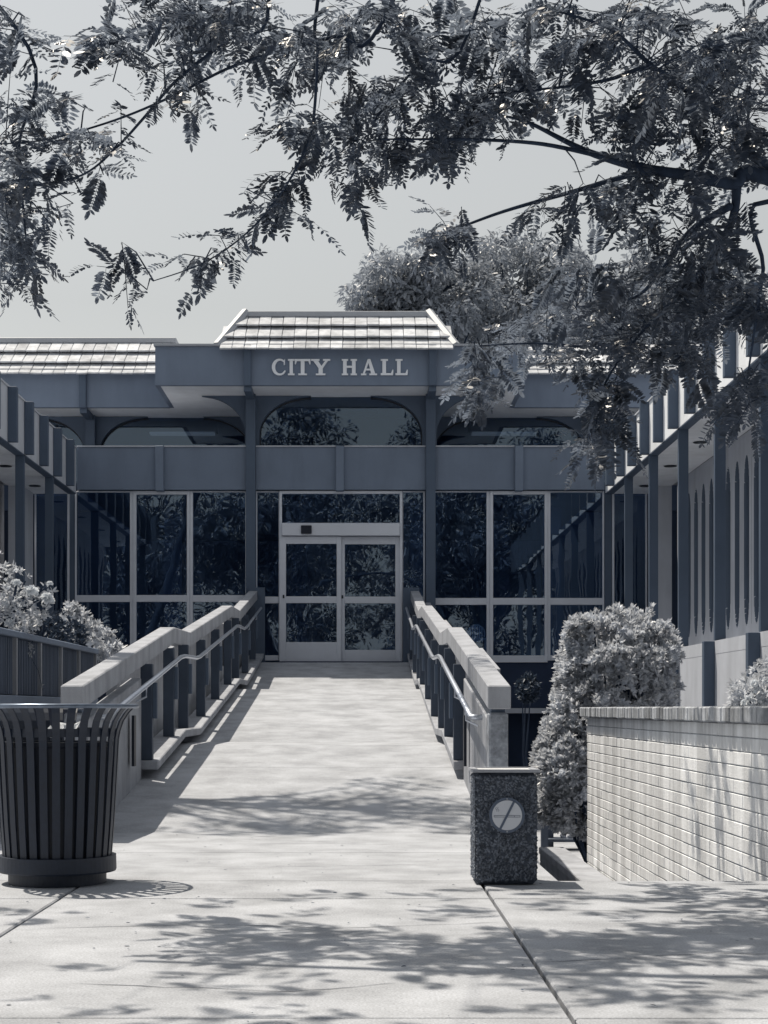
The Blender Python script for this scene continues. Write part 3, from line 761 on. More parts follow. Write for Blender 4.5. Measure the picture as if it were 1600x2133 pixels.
# ------------------------------------------------------------------ left planter of ribbed panels
pl = thing('panel_planter', 'raised planter faced with dark ribbed panels and pale seams behind the trash can', 'planter')
seam = [15.3, 14.4, 13.55, 12.68, 11.78, 10.9, 10.0]
xp = -2.6
for a, b in zip(seam, seam[1:]):
    mb = MB(); n = 14
    mb.box(xp - .06, xp - .005, b + .03, a - .03, .955, 1.375)
    for k in range(n):
        yy = b + .035 + (a - b - .07) * k / n
        mb.box(xp - .006, xp + .004, yy, yy + (a - b - .07) / n * .55, .957, 1.372)
    mb.build('panel', CORR, pl)
for y in seam: bx(xp - .05, xp + .025, y - .022, y + .022, .95, 1.376).build('seam_post', SLATE_P if False else GCONC, pl)
bx(xp - .08, xp + .04, 9.95, 15.33, 1.377, 1.425).build('top_rail', SLATE, pl, bevel=.006)
bx(xp - .08, xp + .035, 9.95, 15.33, .88, .948).build('bottom_rail', SLATE, pl, bevel=.006)
bx(-4.8, xp - .065, 9.95, 15.3, -0.003, 1.30).build('core', SLATE_D, pl)
bx(xp - .066, xp, 9.97, 15.3, -.003, .878).build('base_wall', PLINTH, pl)
bx(-4.75, xp - .09, 10, 15.25, 1.301, 1.36).build('soil', SOIL, pl)
seat(pl, (-3.6, 12.6, 0))

# ------------------------------------------------------------------ vegetation
def rand_dirs(n):
    d = RNG.normal(size=(n, 3)); return d / np.linalg.norm(d, axis=1, keepdims=True)
def shoots(blobs, density, leaf_n, leaf_len, shell=0.35, spread=0.75, up=0.5):
    """leaf whorls at shoot tips spread through the outer shell of a union of ellipsoids"""
    pos = []; out = []
    for (c, r) in blobs:
        c = np.array(c); r = np.array(r); area = 4 * math.pi * ((r[0] * r[1]) ** 1.6 + (r[0] * r[2]) ** 1.6 + (r[1] * r[2]) ** 1.6) ** (1 / 1.6) / 3 ** (1 / 1.6)
        n = int(area * density); d = rand_dirs(n)
        k = 1 - shell * RNG.random(n) ** 1.6
        wob = np.array([1 + 0.16 * mnoise.noise(Vector(q * 2.3 + c)) + .08 * mnoise.noise(Vector(q * 6 + c)) for q in d])
        p = c + d * r * (k * wob)[:, None]
        pos.append(p); nn = d / r; out.append(nn / np.linalg.norm(nn, axis=1, keepdims=True))
    pos = np.concatenate(pos); out = np.concatenate(out)
    keep = np.ones(len(pos), bool)
    for (c, r) in blobs:
        q = (pos - np.array(c)) / (np.array(r) * 0.62); keep &= (q ** 2).sum(1) > 1
    keep &= np.array([mnoise.noise(Vector(q * np.array([3.4, 3.4, 4.2]))) > -.2 for q in pos])
    pos, out = pos[keep], out[keep]
    ax = out + np.array([0, 0, up]) + 0.45 * RNG.normal(size=out.shape); ax /= np.linalg.norm(ax, axis=1, keepdims=True)
    pp = np.repeat(pos, leaf_n, 0); aa = np.repeat(ax, leaf_n, 0)
    d = aa + spread * RNG.normal(size=aa.shape); 
    upv = aa + 0.3 * RNG.normal(size=aa.shape)
    M = frames(pp - aa * 0.01, d, upv)
    return scaled(M, leaf_len * RNG.uniform(.65, 1.15, len(M)))
def shrub(name, label, blobs, density, leaf_n, leaf_len, m, base, stem_h=None, cat='shrub', **k):
    t = thing(name, label, cat)
    M = shoots(blobs, density, leaf_n, leaf_len, **k)
    link('foliage', np_mesh('foliage', [stamp(LEAF_V, LEAF_F, M)], m), t)
    st = MB()
    for c, r in blobs:
        for q in range(3):
            e = Vector(c) + Vector((random.uniform(-.5, .5) * r[0], random.uniform(-.5, .5) * r[1], random.uniform(0, .5) * r[2]))
            b = Vector(base) + Vector((random.uniform(-.08, .08), random.uniform(-.08, .08), 0))
            mid = b.lerp(e, .5) + Vector((random.uniform(-.08, .08), random.uniform(-.08, .08), .05))
            st.tube([b, mid, e], [.02, .014, .007], 5)
    st.build('stems', BARK, t)
    seat(t, base)
    return t
bush_blobs = [((2.62, 16.6, 1.15), (0.62, .75, .72)), ((3.0, 16.9, 1.3), (.36, .6, .6)), ((2.28, 16.4, .6), (.40, .6, .72)), ((2.04, 16.2, .16), (.31, .5, .55)), ((2.5, 16.6, .3), (.6, .7, .8)), ((2.14, 16.0, -.15), (.2, .3, .25)), ((2.28, 16.2, -.2), (.16, .25, .28))]
for k in range(22):
    c0, r0 = random.choice(bush_blobs); d = rand_dirs(1)[0]; d[2] = abs(d[2]) * random.choice((1, 1, -.4)); rr = random.uniform(.08, .17)
    bush_blobs.append((tuple(np.array(c0) + d * np.array(r0) * .98), (rr, rr, rr * random.uniform(.9, 1.5))))
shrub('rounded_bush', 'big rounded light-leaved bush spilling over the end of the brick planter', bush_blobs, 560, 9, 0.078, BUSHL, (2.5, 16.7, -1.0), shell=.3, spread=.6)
fl1 = [((P(1590, 1440, 9.2).x, 9.2, .93), (.20, .25, .14)), ((P(1562, 1455, 9.0).x, 9.0, .90), (.10, .18, .09)), ((P(1640, 1430, 9.4).x, 9.4, .98), (.25, .25, .2))]
fs_ = shrub('flowering_shrub', 'small sunlit shrub with pale blooms on top of the brick planter', fl1, 500, 6, 0.05, ROSEL, (2.4, 9.2, .80), shell=.5)
rose = [((P(40, 1275, 12.3).x, 12.3, 1.63), (.21, .35, .20)), ((P(5, 1290, 12.2).x, 12.2, 1.55), (.24, .35, .20)), ((P(40, 1212, 12.4).x, 12.4, 1.85), (.09, .15, .13)), ((P(75, 1240, 12.5).x, 12.5, 1.66), (.14, .2, .12)), ((P(98, 1222, 12.5).x, 12.5, 1.80), (.05, .08, .06)), ((P(-40, 1260, 12.2).x, 12.2, 1.7), (.3, .4, .4))]
rb = shrub('rose_bush', 'tall sunlit rose bush with round white blooms above the ribbed panel planter', rose, 300, 6, 0.05, ROSEL, (-2.85, 12.3, 1.36), shell=.6, spread=.8)
def bloom(u, v, Y, rad, par):
    p = P(u, v, Y) - par.location; M = []; 
    n = 46; d = rand_dirs(n); d[:, 2] = np.abs(d[:, 2]) * .9 + d[:, 2] * .1
    pos = np.array(p) + d * rad * .35
    MM = scaled(frames(pos, np.cross(d, rand_dirs(n)) + d * .5, d), np.full(n, rad * 1.1))
    MM[:, :3, 1] *= 2.2
    o = link('bloom', np_mesh('bloom', [stamp(LEAF_V, LEAF_F, MM)], PETAL), par)
for u, v, r_ in ((66, 1233, .045), (98, 1250, .05), (8, 1262, .045), (35, 1215, .03), (20, 1300, .035), (104, 1217, .022)): bloom(u, v, 12.15, r_, rb)
for u, v in ((1562, 1458), (1580, 1440), (1590, 1462), (1572, 1425), (1596, 1420), (1552, 1466)): bloom(u, v, 8.85, .022, fs_)
dk = [((P(100, 1310, 14.2).x, 14.2, 1.55), (.22, .4, .17)), ((P(135, 1318, 14.6).x, 14.6, 1.52), (.18, .3, .16))]
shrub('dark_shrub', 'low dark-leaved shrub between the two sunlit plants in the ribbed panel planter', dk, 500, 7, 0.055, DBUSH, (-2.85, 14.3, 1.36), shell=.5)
lt = [((P(160, 1300, 15.9).x, 15.9, 1.66), (.16, .3, .22)), ((P(195, 1330, 16.0).x, 16.0, 1.50), (.22, .35, .22)), ((P(232, 1355, 16.1).x, 16.1, 1.36), (.16, .3, .16)), ((P(150, 1290, 15.8).x, 15.8, 1.82), (.07, .12, .08)), ((P(210, 1370, 16).x, 16.0, 1.25), (.2, .3, .2))]
shrub('trailing_shrub', 'bright trailing shrub at the ramp end of the ribbed panel planter', lt, 420, 7, 0.065, BUSHL, (-2.75, 16.0, 0), shell=.45)
sf = [((P(1100, 1432, 24).x, 24, 1.15), (.16, .3, .22))]
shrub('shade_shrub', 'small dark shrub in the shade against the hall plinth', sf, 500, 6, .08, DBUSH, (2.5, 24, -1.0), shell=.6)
sp = [((P(56, 1360, 12.3).x + .02, 12.3, P(56, 1358, 12.3).z), (.035, .05, .07)), ((P(80, 1432, 12.7).x + .02, 12.7, P(80, 1432, 12.7).z), (.02, .03, .05))]
M = shoots(sp, 900, 4, .03, shell=.8)
t = thing('trailing_sprig', 'thin sunlit sprig hanging over the ribbed planter panels', 'plant')
link('foliage', np_mesh('foliage', [stamp(LEAF_V, LEAF_F, M)], ROSEL), t)
MB().tube([(xp + .02, 12.3, 1.43), (xp + .035, 12.3, 1.35), (xp + .03, 12.32, 1.22)], .003, 5).build('stem', BARK, t)
MB().tube([(xp + .03, 12.32, 1.22), (xp + .035, 12.5, 1.15), (xp + .03, 12.7, 1.0)], .002, 5).build('stem', BARK, t)

# --- pinnate-leaved tree over the plaza
def pinnate(nl, ll, droop, seed, length=1.0):
    """a compound leaf, X along the stalk, length 1"""
    r_ = random.Random(seed); V = []; Fq = []
    def st(x): return (x, 0.05 * math.sin(x * 3 + seed), -droop * x * x)
    for i in range(12):                       # stalk: thin strip
        pass
    xs_ = [k / 8 for k in range(9)]
    for x in xs_:
        a = st(x); V += [(a[0], a[1] - .006, a[2]), (a[0], a[1] + .006, a[2])]
    for k in range(8): Fq.append((2 * k, 2 * k + 2, 2 * k + 3, 2 * k + 1))
    for k in range(nl):
        x = 0.16 + 0.82 * k / (nl - 1)
        for sgn in (1, -1):
            a = Vector(st(x + r_.uniform(-.012, .012))); L_ = ll * (0.65 + .5 * math.sin(math.pi * min(1, (k + 1.2) / (nl + .6)))) * r_.uniform(.85, 1.1)
            ang = R(r_.uniform(58, 74)); tilt = r_.uniform(-.35, .15)
            d = Vector((math.cos(ang), sgn * math.sin(ang), tilt)).normalized(); sd_ = Vector((-math.sin(ang) * sgn, math.cos(ang), r_.uniform(-.3, .3))).normalized()
            w_ = L_ * .19; b0 = len(V)
            for (p, q) in ((0, 0), (.3, 1), (.72, .9), (1, 0), (.72, -.9), (.3, -1)): V.append(tuple(a + d * (L_ * p) + sd_ * (w_ * q)))
            Fq += [(b0, b0 + 1, b0 + 2, b0 + 3), (b0, b0 + 3, b0 + 4, b0 + 5)]
    b0 = len(V); a = Vector(st(1.0))
    for (p, q) in ((0, 0), (.3, 1), (.72, .9), (1, 0), (.72, -.9), (.3, -1)): V.append(tuple(a + Vector((ll * p, ll * .19 * q, -.1 * ll * p))))
    Fq += [(b0, b0 + 1, b0 + 2, b0 + 3), (b0, b0 + 3, b0 + 4, b0 + 5)]
    return np.array(V), np.array(Fq)
TPL = [pinnate(7 + (k * 5) % 6, (.22, .27, .32)[k % 3], .05 + .11 * ((k * 3) % 5), k) for k in range(15)]

def smooth_path(pts, n=6):
    out = []
    pts = [Vector(p) for p in pts]
    for i in range(len(pts) - 1):
        p0, p1, p2, p3 = pts[max(i - 1, 0)], pts[i], pts[i + 1], pts[min(i + 2, len(pts) - 1)]
        for k in range(n):
            t = k / n
            out.append(0.5 * ((2 * p1) + (p2 - p0) * t + (2 * p0 - 5 * p1 + 4 * p2 - p3) * t * t + (3 * p1 - p0 - 3 * p2 + p3) * t ** 3))
    out.append(pts[-1]); return out
locust = thing('locust_tree', 'feathery pinnate-leaved tree arching over the plaza with its trunk out of sight', 'tree')
def limb(uvY, w0, w1, pre=()):
    pts = list(pre) + [P(u, v, Y) for u, v, Y in uvY]
    sm = smooth_path(pts); n = len(sm)
    rad = [(w0 + (w1 - w0) * k / (n - 1)) for k in range(n)]
    MB().tube(sm, rad, 7).build('limb', BARK, locust, smooth=True)
    return sm
TB = Vector((3.35, 6.9, 0)); FK = Vector((2.75, 6.95, 2.75))
trunk = smooth_path([TB, TB + Vector((.02, .02, .9)), Vector((3.1, 6.95, 1.9)), FK])
MB().tube(trunk, [.17 - .06 * k / (len(trunk) - 1) for k in range(len(trunk))], 12).build('trunk', BARK, locust, smooth=True)
BR = []
BR.append(limb([(1600, 370, 7), (1530, 382, 7), (1440, 366, 7), (1340, 350, 7.0), (1250, 325, 7.1), (1190, 300, 7.1), (1100, 255, 7.2), (1040, 240, 7.3)], .038, .004, [FK]))
BR.append(limb([(1250, 325, 7.1), (1130, 300, 7.0), (1000, 291, 6.9), (880, 290, 6.8), (780, 290, 6.8)], .011, .003))
BR.append(limb([(1600, 345, 7), (1545, 275, 6.9), (1480, 220, 6.8), (1400, 168, 6.7), (1350, 130, 6.6), (1270, 60, 6.6), (1150, 20, 6.6)], .024, .004, [FK]))
BR.append(limb([(1400, 168, 6.7), (1350, 140, 6.8), (1270, 165, 6.9), (1180, 180, 7), (1080, 190, 7.1), (960, 200, 7.2)], .012, .003))
BR.append(limb([(1440, 366, 7), (1330, 362, 7.3), (1190, 400, 7.5), (1050, 440, 7.6), (940, 480, 7.7), (870, 500, 7.7)], .016, .003))
BR.append(limb([(1535, 385, 7), (1525, 460, 7.1), (1480, 540, 7.3), (1420, 610, 7.5), (1340, 680, 7.7), (1240, 720, 7.8), (1120, 715, 7.9), (1000, 720, 8.0)], .022, .003))
BR.append(limb([(1520, 430, 7), (1440, 480, 7.4), (1380, 560, 7.7), (1320, 620, 7.9), (1200, 640, 8.1)], .018, .004))
BR.append(limb([(1600, 420, 6.8), (1590, 560, 6.8), (1570, 700, 6.9), (1555, 800, 6.9)], .014, .003, [FK]))
BR.append(limb([(1420, 610, 7.5), (1330, 700, 7.5), (1260, 800, 7.5), (1240, 900, 7.5)], .01, .003))
HI = [FK, Vector((2.2, 6.8, 4.1)), Vector((1.2, 6.6, 4.9)), Vector((0.2, 6.5, 5.0)), Vector((-1.0, 6.5, 4.75)), Vector((-2.2, 6.6, 4.2))]
hs_ = smooth_path(HI); MB().tube(hs_, [.075 - .055 * k / (len(hs_) - 1) for k in range(len(hs_))], 8).build('limb', BARK, locust, smooth=True); BR.append(hs_)
BR.append(limb([(662, 0, 6.5), (662, 100, 6.5), (655, 230, 6.5), (640, 300, 6.5), (600, 380, 6.5), (540, 460, 6.5), (470, 520, 6.5), (400, 558, 6.5), (320, 585, 6.5)], .0085, .002, [Vector((0.0, 6.5, 5.0))]))
BR.append(limb([(560, 0, 6.6), (470, 85, 6.6), (370, 165, 6.6), (300, 245, 6.6), (240, 310, 6.6), (170, 365, 6.6), (60, 390, 6.6), (-30, 420, 6.6)], .009, .003, [Vector((-0.6, 6.5, 4.85))]))
BR.append(limb([(800, 40, 6.7), (700, 75, 6.7), (600, 100, 6.7), (480, 140, 6.7), (360, 200, 6.7), (240, 250, 6.7), (100, 290, 6.7), (0, 300, 6.7)], .01, .003, [Vector((0.6, 6.6, 4.98))]))
BR.append(limb([(60, 100, 6.7), (40, 300, 6.8), (50, 450, 6.8), (60, 560, 6.8)], .01, .003, [Vector((-2.0, 6.6, 4.3))]))
BR.append(limb([(420, 0, 6.8), (330, 60, 6.8), (220, 90, 6.8), (150, 140, 6.8)], .008, .003, [Vector((-0.9, 6.5, 4.8))]))
BR.append(limb([(980, 60, 6.8), (880, 130, 6.9), (800, 220, 6.9), (760, 300, 6.9)], .009, .003, [Vector((0.8, 6.6, 5.0))]))
BRP = np.array([tuple(p) for b in BR for p in b])

# clusters: photo centre, half sizes, twigs, depth range
CL = [  # left
 (45, 420, 75, 130, 34, 6.2, 7.4), (35, 560, 50, 75, 15, 6.3, 7.2), (60, 330, 110, 70, 16, 6.3, 7.2), (15, 120, 45, 120, 12, 6.4, 7.2),
 (330, 70, 150, 70, 30, 6.2, 7.2), (430, 40, 110, 50, 18, 6.2, 7.2), (210, 110, 50, 40, 4, 6.4, 7), (170, 255, 130, 45, 14, 6.4, 7.2), (330, 190, 90, 60, 14, 6.3, 7), (240, 350, 60, 45, 6, 6.5, 7), (110, 200, 80, 50, 7, 6.4, 7.2),
 (560, 90, 90, 70, 20, 6.3, 7), (600, 180, 55, 40, 7, 6.4, 6.9), (690, 60, 70, 60, 12, 6.3, 7), (700, 130, 40, 35, 5, 6.4, 7), (460, 20, 120, 30, 12, 6.2, 7.2), (560, 15, 90, 22, 10, 6.2, 7),
 (790, 45, 80, 45, 18, 6.4, 7.2), (840, 90, 40, 40, 6, 6.4, 7),
 # middle hanging twig
 (600, 365, 26, 35, 5, 6.4, 6.7), (560, 430, 40, 40, 6, 6.4, 6.7), (490, 500, 45, 30, 6, 6.4, 6.7), (400, 560, 50, 25, 7, 6.4, 6.7), (300, 585, 50, 22, 6, 6.4, 6.7), (650, 290, 35, 35, 4, 6.4, 6.7), (640, 230, 40, 40, 4, 6.4, 6.7),
 (765, 210, 55, 40, 12, 6.5, 7.2), (770, 310, 70, 45, 18, 6.5, 7.2), (740, 380, 45, 28, 7, 6.5, 7),
 # right
 (960, 60, 110, 60, 22, 6.4, 7.4), (1080, 90, 120, 80, 34, 6.4, 7.6), (900, 200, 90, 50, 20, 6.5, 7.4), (1000, 210, 100, 60, 30, 6.5, 7.6), (1090, 190, 90, 50, 22, 6.5, 7.6), (860, 270, 80, 35, 10, 6.6, 7.2), (990, 280, 70, 35, 10, 6.6, 7.2),
 (1230, 60, 120, 60, 36, 6.3, 7.6), (1360, 60, 130, 60, 36, 6.2, 7.6), (1500, 70, 110, 80, 40, 6.0, 7.6), (1320, 190, 90, 50, 16, 6.3, 7.4), (1430, 200, 90, 70, 34, 6.2, 7.4), (1540, 210, 70, 80, 30, 6.2, 7.4), (1230, 230, 60, 30, 5, 6.6, 7.4),
 (1300, 290, 110, 35, 16, 6.5, 7.4), (1430, 300, 90, 40, 18, 6.5, 7.4), (1250, 390, 90, 45, 18, 6.8, 7.8), (1130, 440, 100, 30, 14, 7.2, 7.8), (1000, 480, 90, 30, 12, 7.3, 7.9), (930, 500, 60, 30, 9, 7.4, 7.9), (1380, 440, 90, 60, 24, 6.8, 8), (1500, 470, 70, 60, 20, 6.6, 7.6),
 (1360, 560, 100, 60, 30, 7, 8.4), (1480, 590, 90, 70, 34, 6.8, 8.2), (1250, 600, 90, 50, 24, 7.4, 8.6), (1300, 670, 110, 45, 34, 7.3, 8.6), (1160, 670, 90, 40, 24, 7.8, 10.4), (1060, 700, 60, 35, 16, 8.2, 10.6), (1420, 680, 80, 40, 20, 7, 8), (1570, 620, 40, 80, 14, 6.6, 7.4), (1570, 330, 40, 60, 12, 6.6, 7.4),
 (1010, 765, 40, 35, 11, 7.7, 8.4), (980, 770, 25, 28, 4, 7.7, 8.4), (1020, 800, 25, 25, 3, 7.7, 8.4), (1240, 810, 40, 50, 16, 7.3, 7.8), (1245, 890, 30, 45, 12, 7.3, 7.8), (1200, 740, 60, 20, 9, 7.5, 8.2), (1330, 740, 60, 20, 9, 7.2, 8), (1565, 790, 35, 40, 9, 6.7, 7.1), (1540, 850, 25, 25, 4, 6.7, 7.1), (1440, 720, 50, 30, 9, 7, 7.6),
]
CDENS = 0.32
LM = []          # matrices of every compound leaf
twigs = MB()
def add_twig(p, spray=True):
    dif = BRP - np.array(p); k = int(np.argmin((dif ** 2).sum(1))); b = Vector(BRP[k])
    away = (Vector(p) - b)
    L_ = random.uniform(.16, .34)
    d = (away.normalized() * .6 + Vector((random.uniform(-.9, .5), random.uniform(-.6, .6), random.uniform(-.55, .35)))).normalized()
    a = Vector(p) - d * L_ * .5; e = Vector(p) + d * L_ * .5
    mid = (a + e) / 2 + Vector((0, 0, random.uniform(.0, .05)))
    if away.length < 1.1 and random.random() < .6: twigs.tube([b, b.lerp(a, .55) + Vector((0, 0, .03)), a, mid, e], [.0035, .003, .0025, .002, .0012], 4)
    else: twigs.tube([a, mid, e], [.0025, .002, .0012], 4)
    n = max(4, int(L_ / .038)); pos = []; dd = []; uu = []
    for i in range(n + 1):
        t_ = i / n; q = a.lerp(mid, t_ * 2) if t_ < .5 else mid.lerp(e, t_ * 2 - 1)
        sgn = 1 if i % 2 else -1
        side = d.cross(Vector((0, 0, 1))); side.normalize()
        ld = d * random.uniform(.1, .8) + side * sgn * random.uniform(.3, 1.1) + Vector((0, 0, random.uniform(-1.0, .25)))
        if i == n: ld = d + Vector((0, 0, -.3))
        pos.append(tuple(q)); dd.append(tuple(ld)); uu.append((random.uniform(-.6, .6), random.uniform(-.6, .6), 1))
    M_ = frames(np.array(pos), np.array(dd), np.array(uu))
    LM.extend(list(scaled(M_, RNG.uniform(.075, .17, len(M_)))))
for (cu, cv, ru, rv, n, ya, yb) in CL:
    for q in range(max(2, int(n * (CDENS + (.09 if cu < 80 or (cu > 1200 and cv > 560) else 0)) + .5))):
        while True:
            a, b = random.uniform(-1, 1), random.uniform(-1, 1)
            if a * a + b * b < 1: break
        add_twig(P(cu + a * ru, cv + b * rv, random.uniform(ya, yb)))
n_seen = len(LM)
# crown above the frame, over the plaza
for k in range(80):
    p = Vector((random.uniform(-1.6, 3.6), random.uniform(5.9, 8.3), 0)); p.z = EYE + 1530 * p.y / F + random.uniform(0.02, 1.2)
    if p.x < 0.3 and random.random() < .55: continue
    add_twig(p)
for k in range(28):
    p = Vector((random.uniform(-1.2, 1.4), random.uniform(6.4, 9.6), 0)); p.z = EYE + 1540 * p.y / F + random.uniform(0.05, .9); add_twig(p)
for k in range(80):     # high crown shading the paving
    p = Vector((random.uniform(-4.4, 2.4), random.uniform(5.6, 8.8), 0)); p.z = EYE + 1540 * p.y / F + random.uniform(0.05, 1.0)
    if mnoise.noise(Vector((p.x * .55, p.y * 1.5, 3.3))) > -.12: add_twig(p)
for k in range(64):      # towards and over the camera, right-hand side
    p = Vector((random.uniform(-2.4, 3.2), random.uniform(4.9, 6.4), random.uniform(3.9, 5.2))); add_twig(p)
LM = np.array(LM)
big = np.zeros(len(LM), bool)
sel = RNG.permutation(n_seen)[:280]; big[sel] = True
tpl_id = RNG.integers(0, len(TPL), len(LM))
blocks = []
for k, (tv, tf) in enumerate(TPL):
    mm = LM[(~big) & (tpl_id == k)]
    if len(mm): blocks.append(stamp(tv, tf, mm))
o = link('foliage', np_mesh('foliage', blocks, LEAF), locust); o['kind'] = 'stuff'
tms = [np_mesh('leaf', [stamp(tv, tf, [np.eye(4)])], LEAF) for tv, tf in TPL]
for i in sel:
    o = link('leaf', tms[tpl_id[i]], locust); o.matrix_local = Matrix(LM[i].tolist())
twigs.build('twigs', BARK, locust)['kind'] = 'stuff'
seat(locust, TB)

# --- leafy trees: behind the hall, beyond the frame, and facing the hall (seen in its glass)
def leafy_tree(name, label, base, height, crown, nleaf, leaf_len, m, group=None, droop=.5, tr_r=.2, clumps=60, csize=.16):
    t = thing(name, label, 'tree', group)
    b = Vector(base); c = np.array(crown[0], float); r = np.array(crown[1], float)
    d = rand_dirs(clumps); k = RNG.random(clumps) ** .45
    cc = c + d * r * k[:, None]
    rr = r.mean() * csize * RNG.uniform(.7, 1.5, clumps)
    top = Vector(c); tp = smooth_path([b, b.lerp(top, .35) + Vector((.1, 0, 0)), b.lerp(top, .75), top])
    MB().tube(tp, [tr_r * (1 - .8 * i / (len(tp) - 1)) for i in range(len(tp))], 9).build('trunk', BARK, t, smooth=True)
    lb = MB()
    for i in range(clumps):
        a = tp[int(len(tp) * random.uniform(.45, .95))]; e = Vector(cc[i]); mid = a.lerp(e, .5) + Vector((0, 0, .12 * (e - a).length))
        lb.tube([a, mid, e], [tr_r * .28, tr_r * .16, tr_r * .05], 5)
    lb.build('limbs', BARK, t)
    w = rr ** 2 / (rr ** 2).sum(); idx = RNG.choice(clumps, nleaf, p=w)
    dl = rand_dirs(nleaf); kk = RNG.random(nleaf) ** .4
    pos = cc[idx] + dl * (rr[idx] * kk)[:, None] * np.array([1.15, 1.15, .8])
    dd = dl * .6 + RNG.normal(size=dl.shape) * .6 + np.array([0, 0, -droop]); up = dl + RNG.normal(size=dl.shape) * .5 + np.array([0, 0, .6])
    M = scaled(frames(pos, dd, up), leaf_len * RNG.uniform(.6, 1.2, nleaf))
    link('crown', np_mesh('crown', [stamp(LEAF_V, LEAF_F, M)], m), t)
    seat(t, base); return t
def at(u, v, Y): return tuple(P(u, v, Y))
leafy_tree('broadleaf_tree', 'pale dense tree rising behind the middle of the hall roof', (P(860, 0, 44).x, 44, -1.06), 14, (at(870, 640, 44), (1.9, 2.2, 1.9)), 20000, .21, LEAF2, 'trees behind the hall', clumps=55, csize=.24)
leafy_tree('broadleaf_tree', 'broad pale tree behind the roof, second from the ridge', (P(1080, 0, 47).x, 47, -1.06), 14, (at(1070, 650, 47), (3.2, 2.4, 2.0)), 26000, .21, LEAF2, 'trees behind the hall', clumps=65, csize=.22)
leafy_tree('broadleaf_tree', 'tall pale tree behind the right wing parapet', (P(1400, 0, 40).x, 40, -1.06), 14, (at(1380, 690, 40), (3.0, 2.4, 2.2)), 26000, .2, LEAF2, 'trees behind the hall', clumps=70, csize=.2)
leafy_tree('shade_tree', 'tall tree outside the left edge casting leaf shade on the ramp', (-6.6, 13.6, 0), 11, ((-3.2, 14.6, 9.6), (1.9, 1.3, .6)), 2000, .14, LEAF, None, clumps=26, csize=.22, tr_r=.16)
for (x, y, h, wd, lab) in ((-15, -9, 11, 4.0, 'dark broad tree across the plaza beyond the left windows'), (-9, -7, 12, 3.8, 'dark broad tree across the plaza facing the left windows'), (-2.6, -10, 13.5, 3.6, 'tallest dark tree across the plaza facing the left of the doors'), (3.2, -8, 12.5, 3.6, 'dark broad tree across the plaza facing the doors'),
        (8.6, -9, 13, 3.8, 'tall dark tree across the plaza facing the right windows'), (14.5, -7, 11.5, 4.0, 'dark broad tree across the plaza beyond the right windows')):
    leafy_tree('plaza_tree', lab, (x, y, 0), h, ((x, y, h * .56), (wd, 3.0, h * .46)), 15000, .24, PLAZAL, 'trees across the plaza', clumps=80, csize=.18)
for x, lab in ((-12, 'round bush under the trees across the plaza, farthest left'), (-6, 'round bush across the plaza left of the doors'), (0, 'round bush across the plaza opposite the doors'), (6, 'round bush across the plaza right of the doors'), (12, 'round bush under the trees across the plaza, farthest right')):
    shrub('plaza_bush', lab, [((x, -6, 1.3), (2.4, 1.5, 1.5)), ((x + 1.6, -6.3, 1.0), (1.8, 1.3, 1.2))], 40, 8, .2, BUSHL, (x, -6, 0), shell=.4)
for (x, y, lab) in ((-4.5, -1.5, 'unseen tree added behind the viewer, shading the left of the plaza'), (4.8, -1.0, 'unseen tree added behind the viewer, shading the right of the plaza')):
    leafy_tree('added_shade_tree', lab, (x, y - 1.5, 0), 8, ((x * .8, y + .6, 6.6), (4.2, 3.2, 1.6)), 12000, .24, PLAZAL, 'trees across the plaza', clumps=70, csize=.2)  # out-of-view crowns added to cut sky and bounce light on front faces
hb = [((x, -22, 1.4), (2.6, 1.4, 1.6)) for x in (-14, -10, -6, -2, 2, 6, 10, 14)]
shrub('hedge', 'long clipped hedge at the far side of the plaza', hb, 26, 8, .3, DBUSH, (0, -22, 0), cat='hedge')

# chair behind the glass
ch = thing('cafe_chair', 'pale round-backed slatted chair behind the window beside the right guard', 'chair')
cxp = P(992, 1318, 27.72); back = MB()
pts = [(cxp.x + .15 * math.cos(R(a)), 27.72, cxp.z - .02 + .16 * math.sin(R(a))) for a in range(-20, 201, 20)]
MB().tube(pts, .013, 6).build('back_frame', CHAIRW, ch)
for q in (-.1, -.06, -.02, .02, .06, .1):
    hgt = .16 * math.sqrt(max(0, 1 - (q / .15) ** 2))
    bx(cxp.x + q - .014, cxp.x + q + .014, 27.715, 27.725, cxp.z - .16, cxp.z - .02 + hgt).build('slat', CHAIRW, ch)
bx(cxp.x - .2, cxp.x + .2, 27.73, 28.13, 2.05, 2.09).build('seat', CHAIRW, ch)
for a in (-.17, .17):
    for b in (27.75, 28.1): MB().tube([(cxp.x + a, b, 1.651), (cxp.x + a, b, 2.05)], .014, 6).build('leg', CHAIRW, ch)
seat(ch, (cxp.x, 27.93, 1.65))

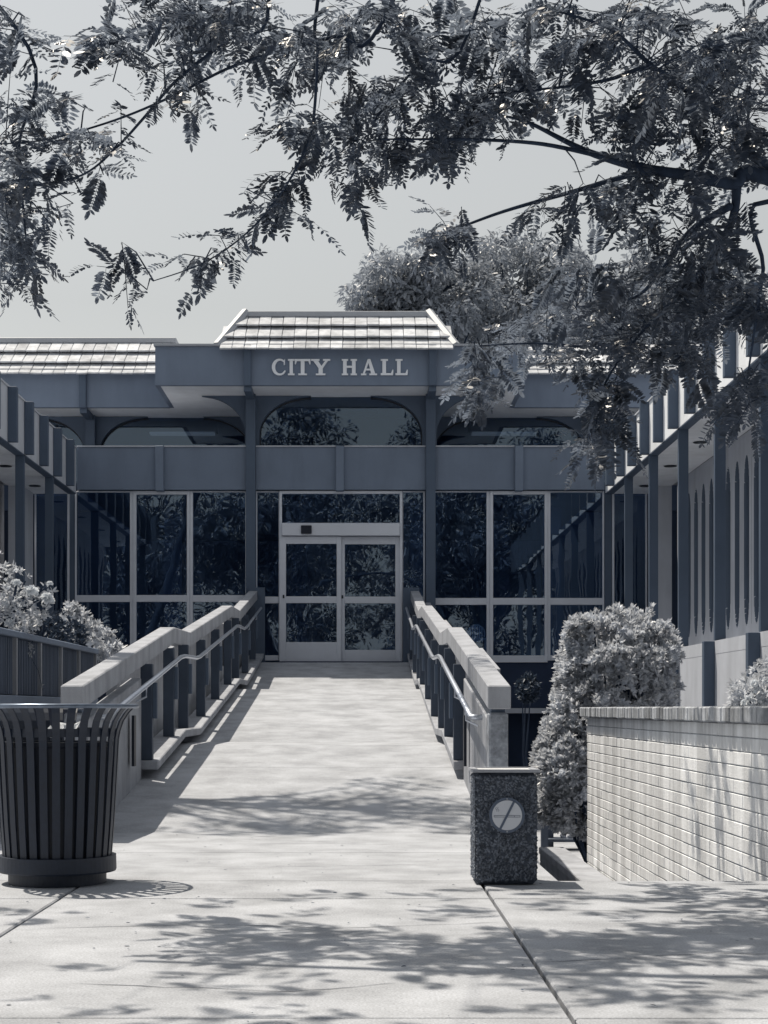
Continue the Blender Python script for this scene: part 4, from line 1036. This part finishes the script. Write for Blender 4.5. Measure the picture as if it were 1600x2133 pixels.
# hairline cracks and old gum spots in the paving
def crack(pts, wdt=.0035, z=.0016):
    v = []; f = []; q = []
    for (x0, y0), (x1, y1) in zip(pts, pts[1:]):
        for k in range(7): t_ = k / 7; q.append((x0 + (x1 - x0) * t_ + random.uniform(-.012, .012), y0 + (y1 - y0) * t_ + random.uniform(-.012, .012)))
    q.append(pts[-1])
    for i, (x, y) in enumerate(q):
        w_ = wdt * random.uniform(.3, 1) * (1 if i not in (0, len(q) - 1) else .1); zz = z + (rz(y) if y > 10.9 else 0)
        v += [(x, y - w_, zz), (x + w_ * .5, y + w_, zz)]
    f = [(2 * i, 2 * i + 2, 2 * i + 3, 2 * i + 1) for i in range(len(q) - 1)]
    MB().add(v, f).build('crack', JOINT, plaza)
for pts in ([(-1.3, 6.1), (-.6, 6.25), (-.1, 6.12), (.56, 6.3)], [(.6, 5.3), (1.2, 5.5), (2.1, 5.42)], [(-1.0, 9.9), (-.3, 10.0), (.2, 9.86)], [(-.9, 4.9), (-.2, 4.75), (.1, 4.9)], [(-1.1, 8.55), (-.4, 8.5), (.3, 8.62)], [(.62, 6.7), (1.4, 6.62), (2.3, 6.75)]): crack(pts)
gm = MB()
for k in range(26):
    x, y = random.uniform(-1.3, 2.4), random.uniform(4.3, 7.7); r = random.uniform(.004, .011); n_ = 9
    gm.add([(x + r * (1 + .25 * math.sin(3 * a + k)) * math.cos(a), y + r * 1.1 * math.sin(a), .0019) for a in (2 * math.pi * i / n_ for i in range(n_))], [tuple(range(n_))])
gm.build('gum_spots', GUM, plaza)['kind'] = 'stuff'
# leaf litter on the paving
n = 260; pos = np.stack([RNG.uniform(-3, 3.2, n), RNG.uniform(4.2, 10.8, n) , np.full(n, .004)], 1)
inr = (pos[:, 1] > EDGE - .05) & ((pos[:, 0] > .75) | (pos[:, 0] < -1.7)); pos = pos[~inr]; n = len(pos)
M = scaled(frames(pos, np.stack([RNG.normal(size=n), RNG.normal(size=n), np.zeros(n)], 1), np.tile([0., 0, 1], (n, 1)) + .25 * RNG.normal(size=(n, 3))), RNG.uniform(.008, .026, n))
o = link('leaf_litter', np_mesh('leaf_litter', [stamp(LEAF_V + np.array([0, 0, .08]), LEAF_F, M)], DBUSH)); o['kind'] = 'stuff'
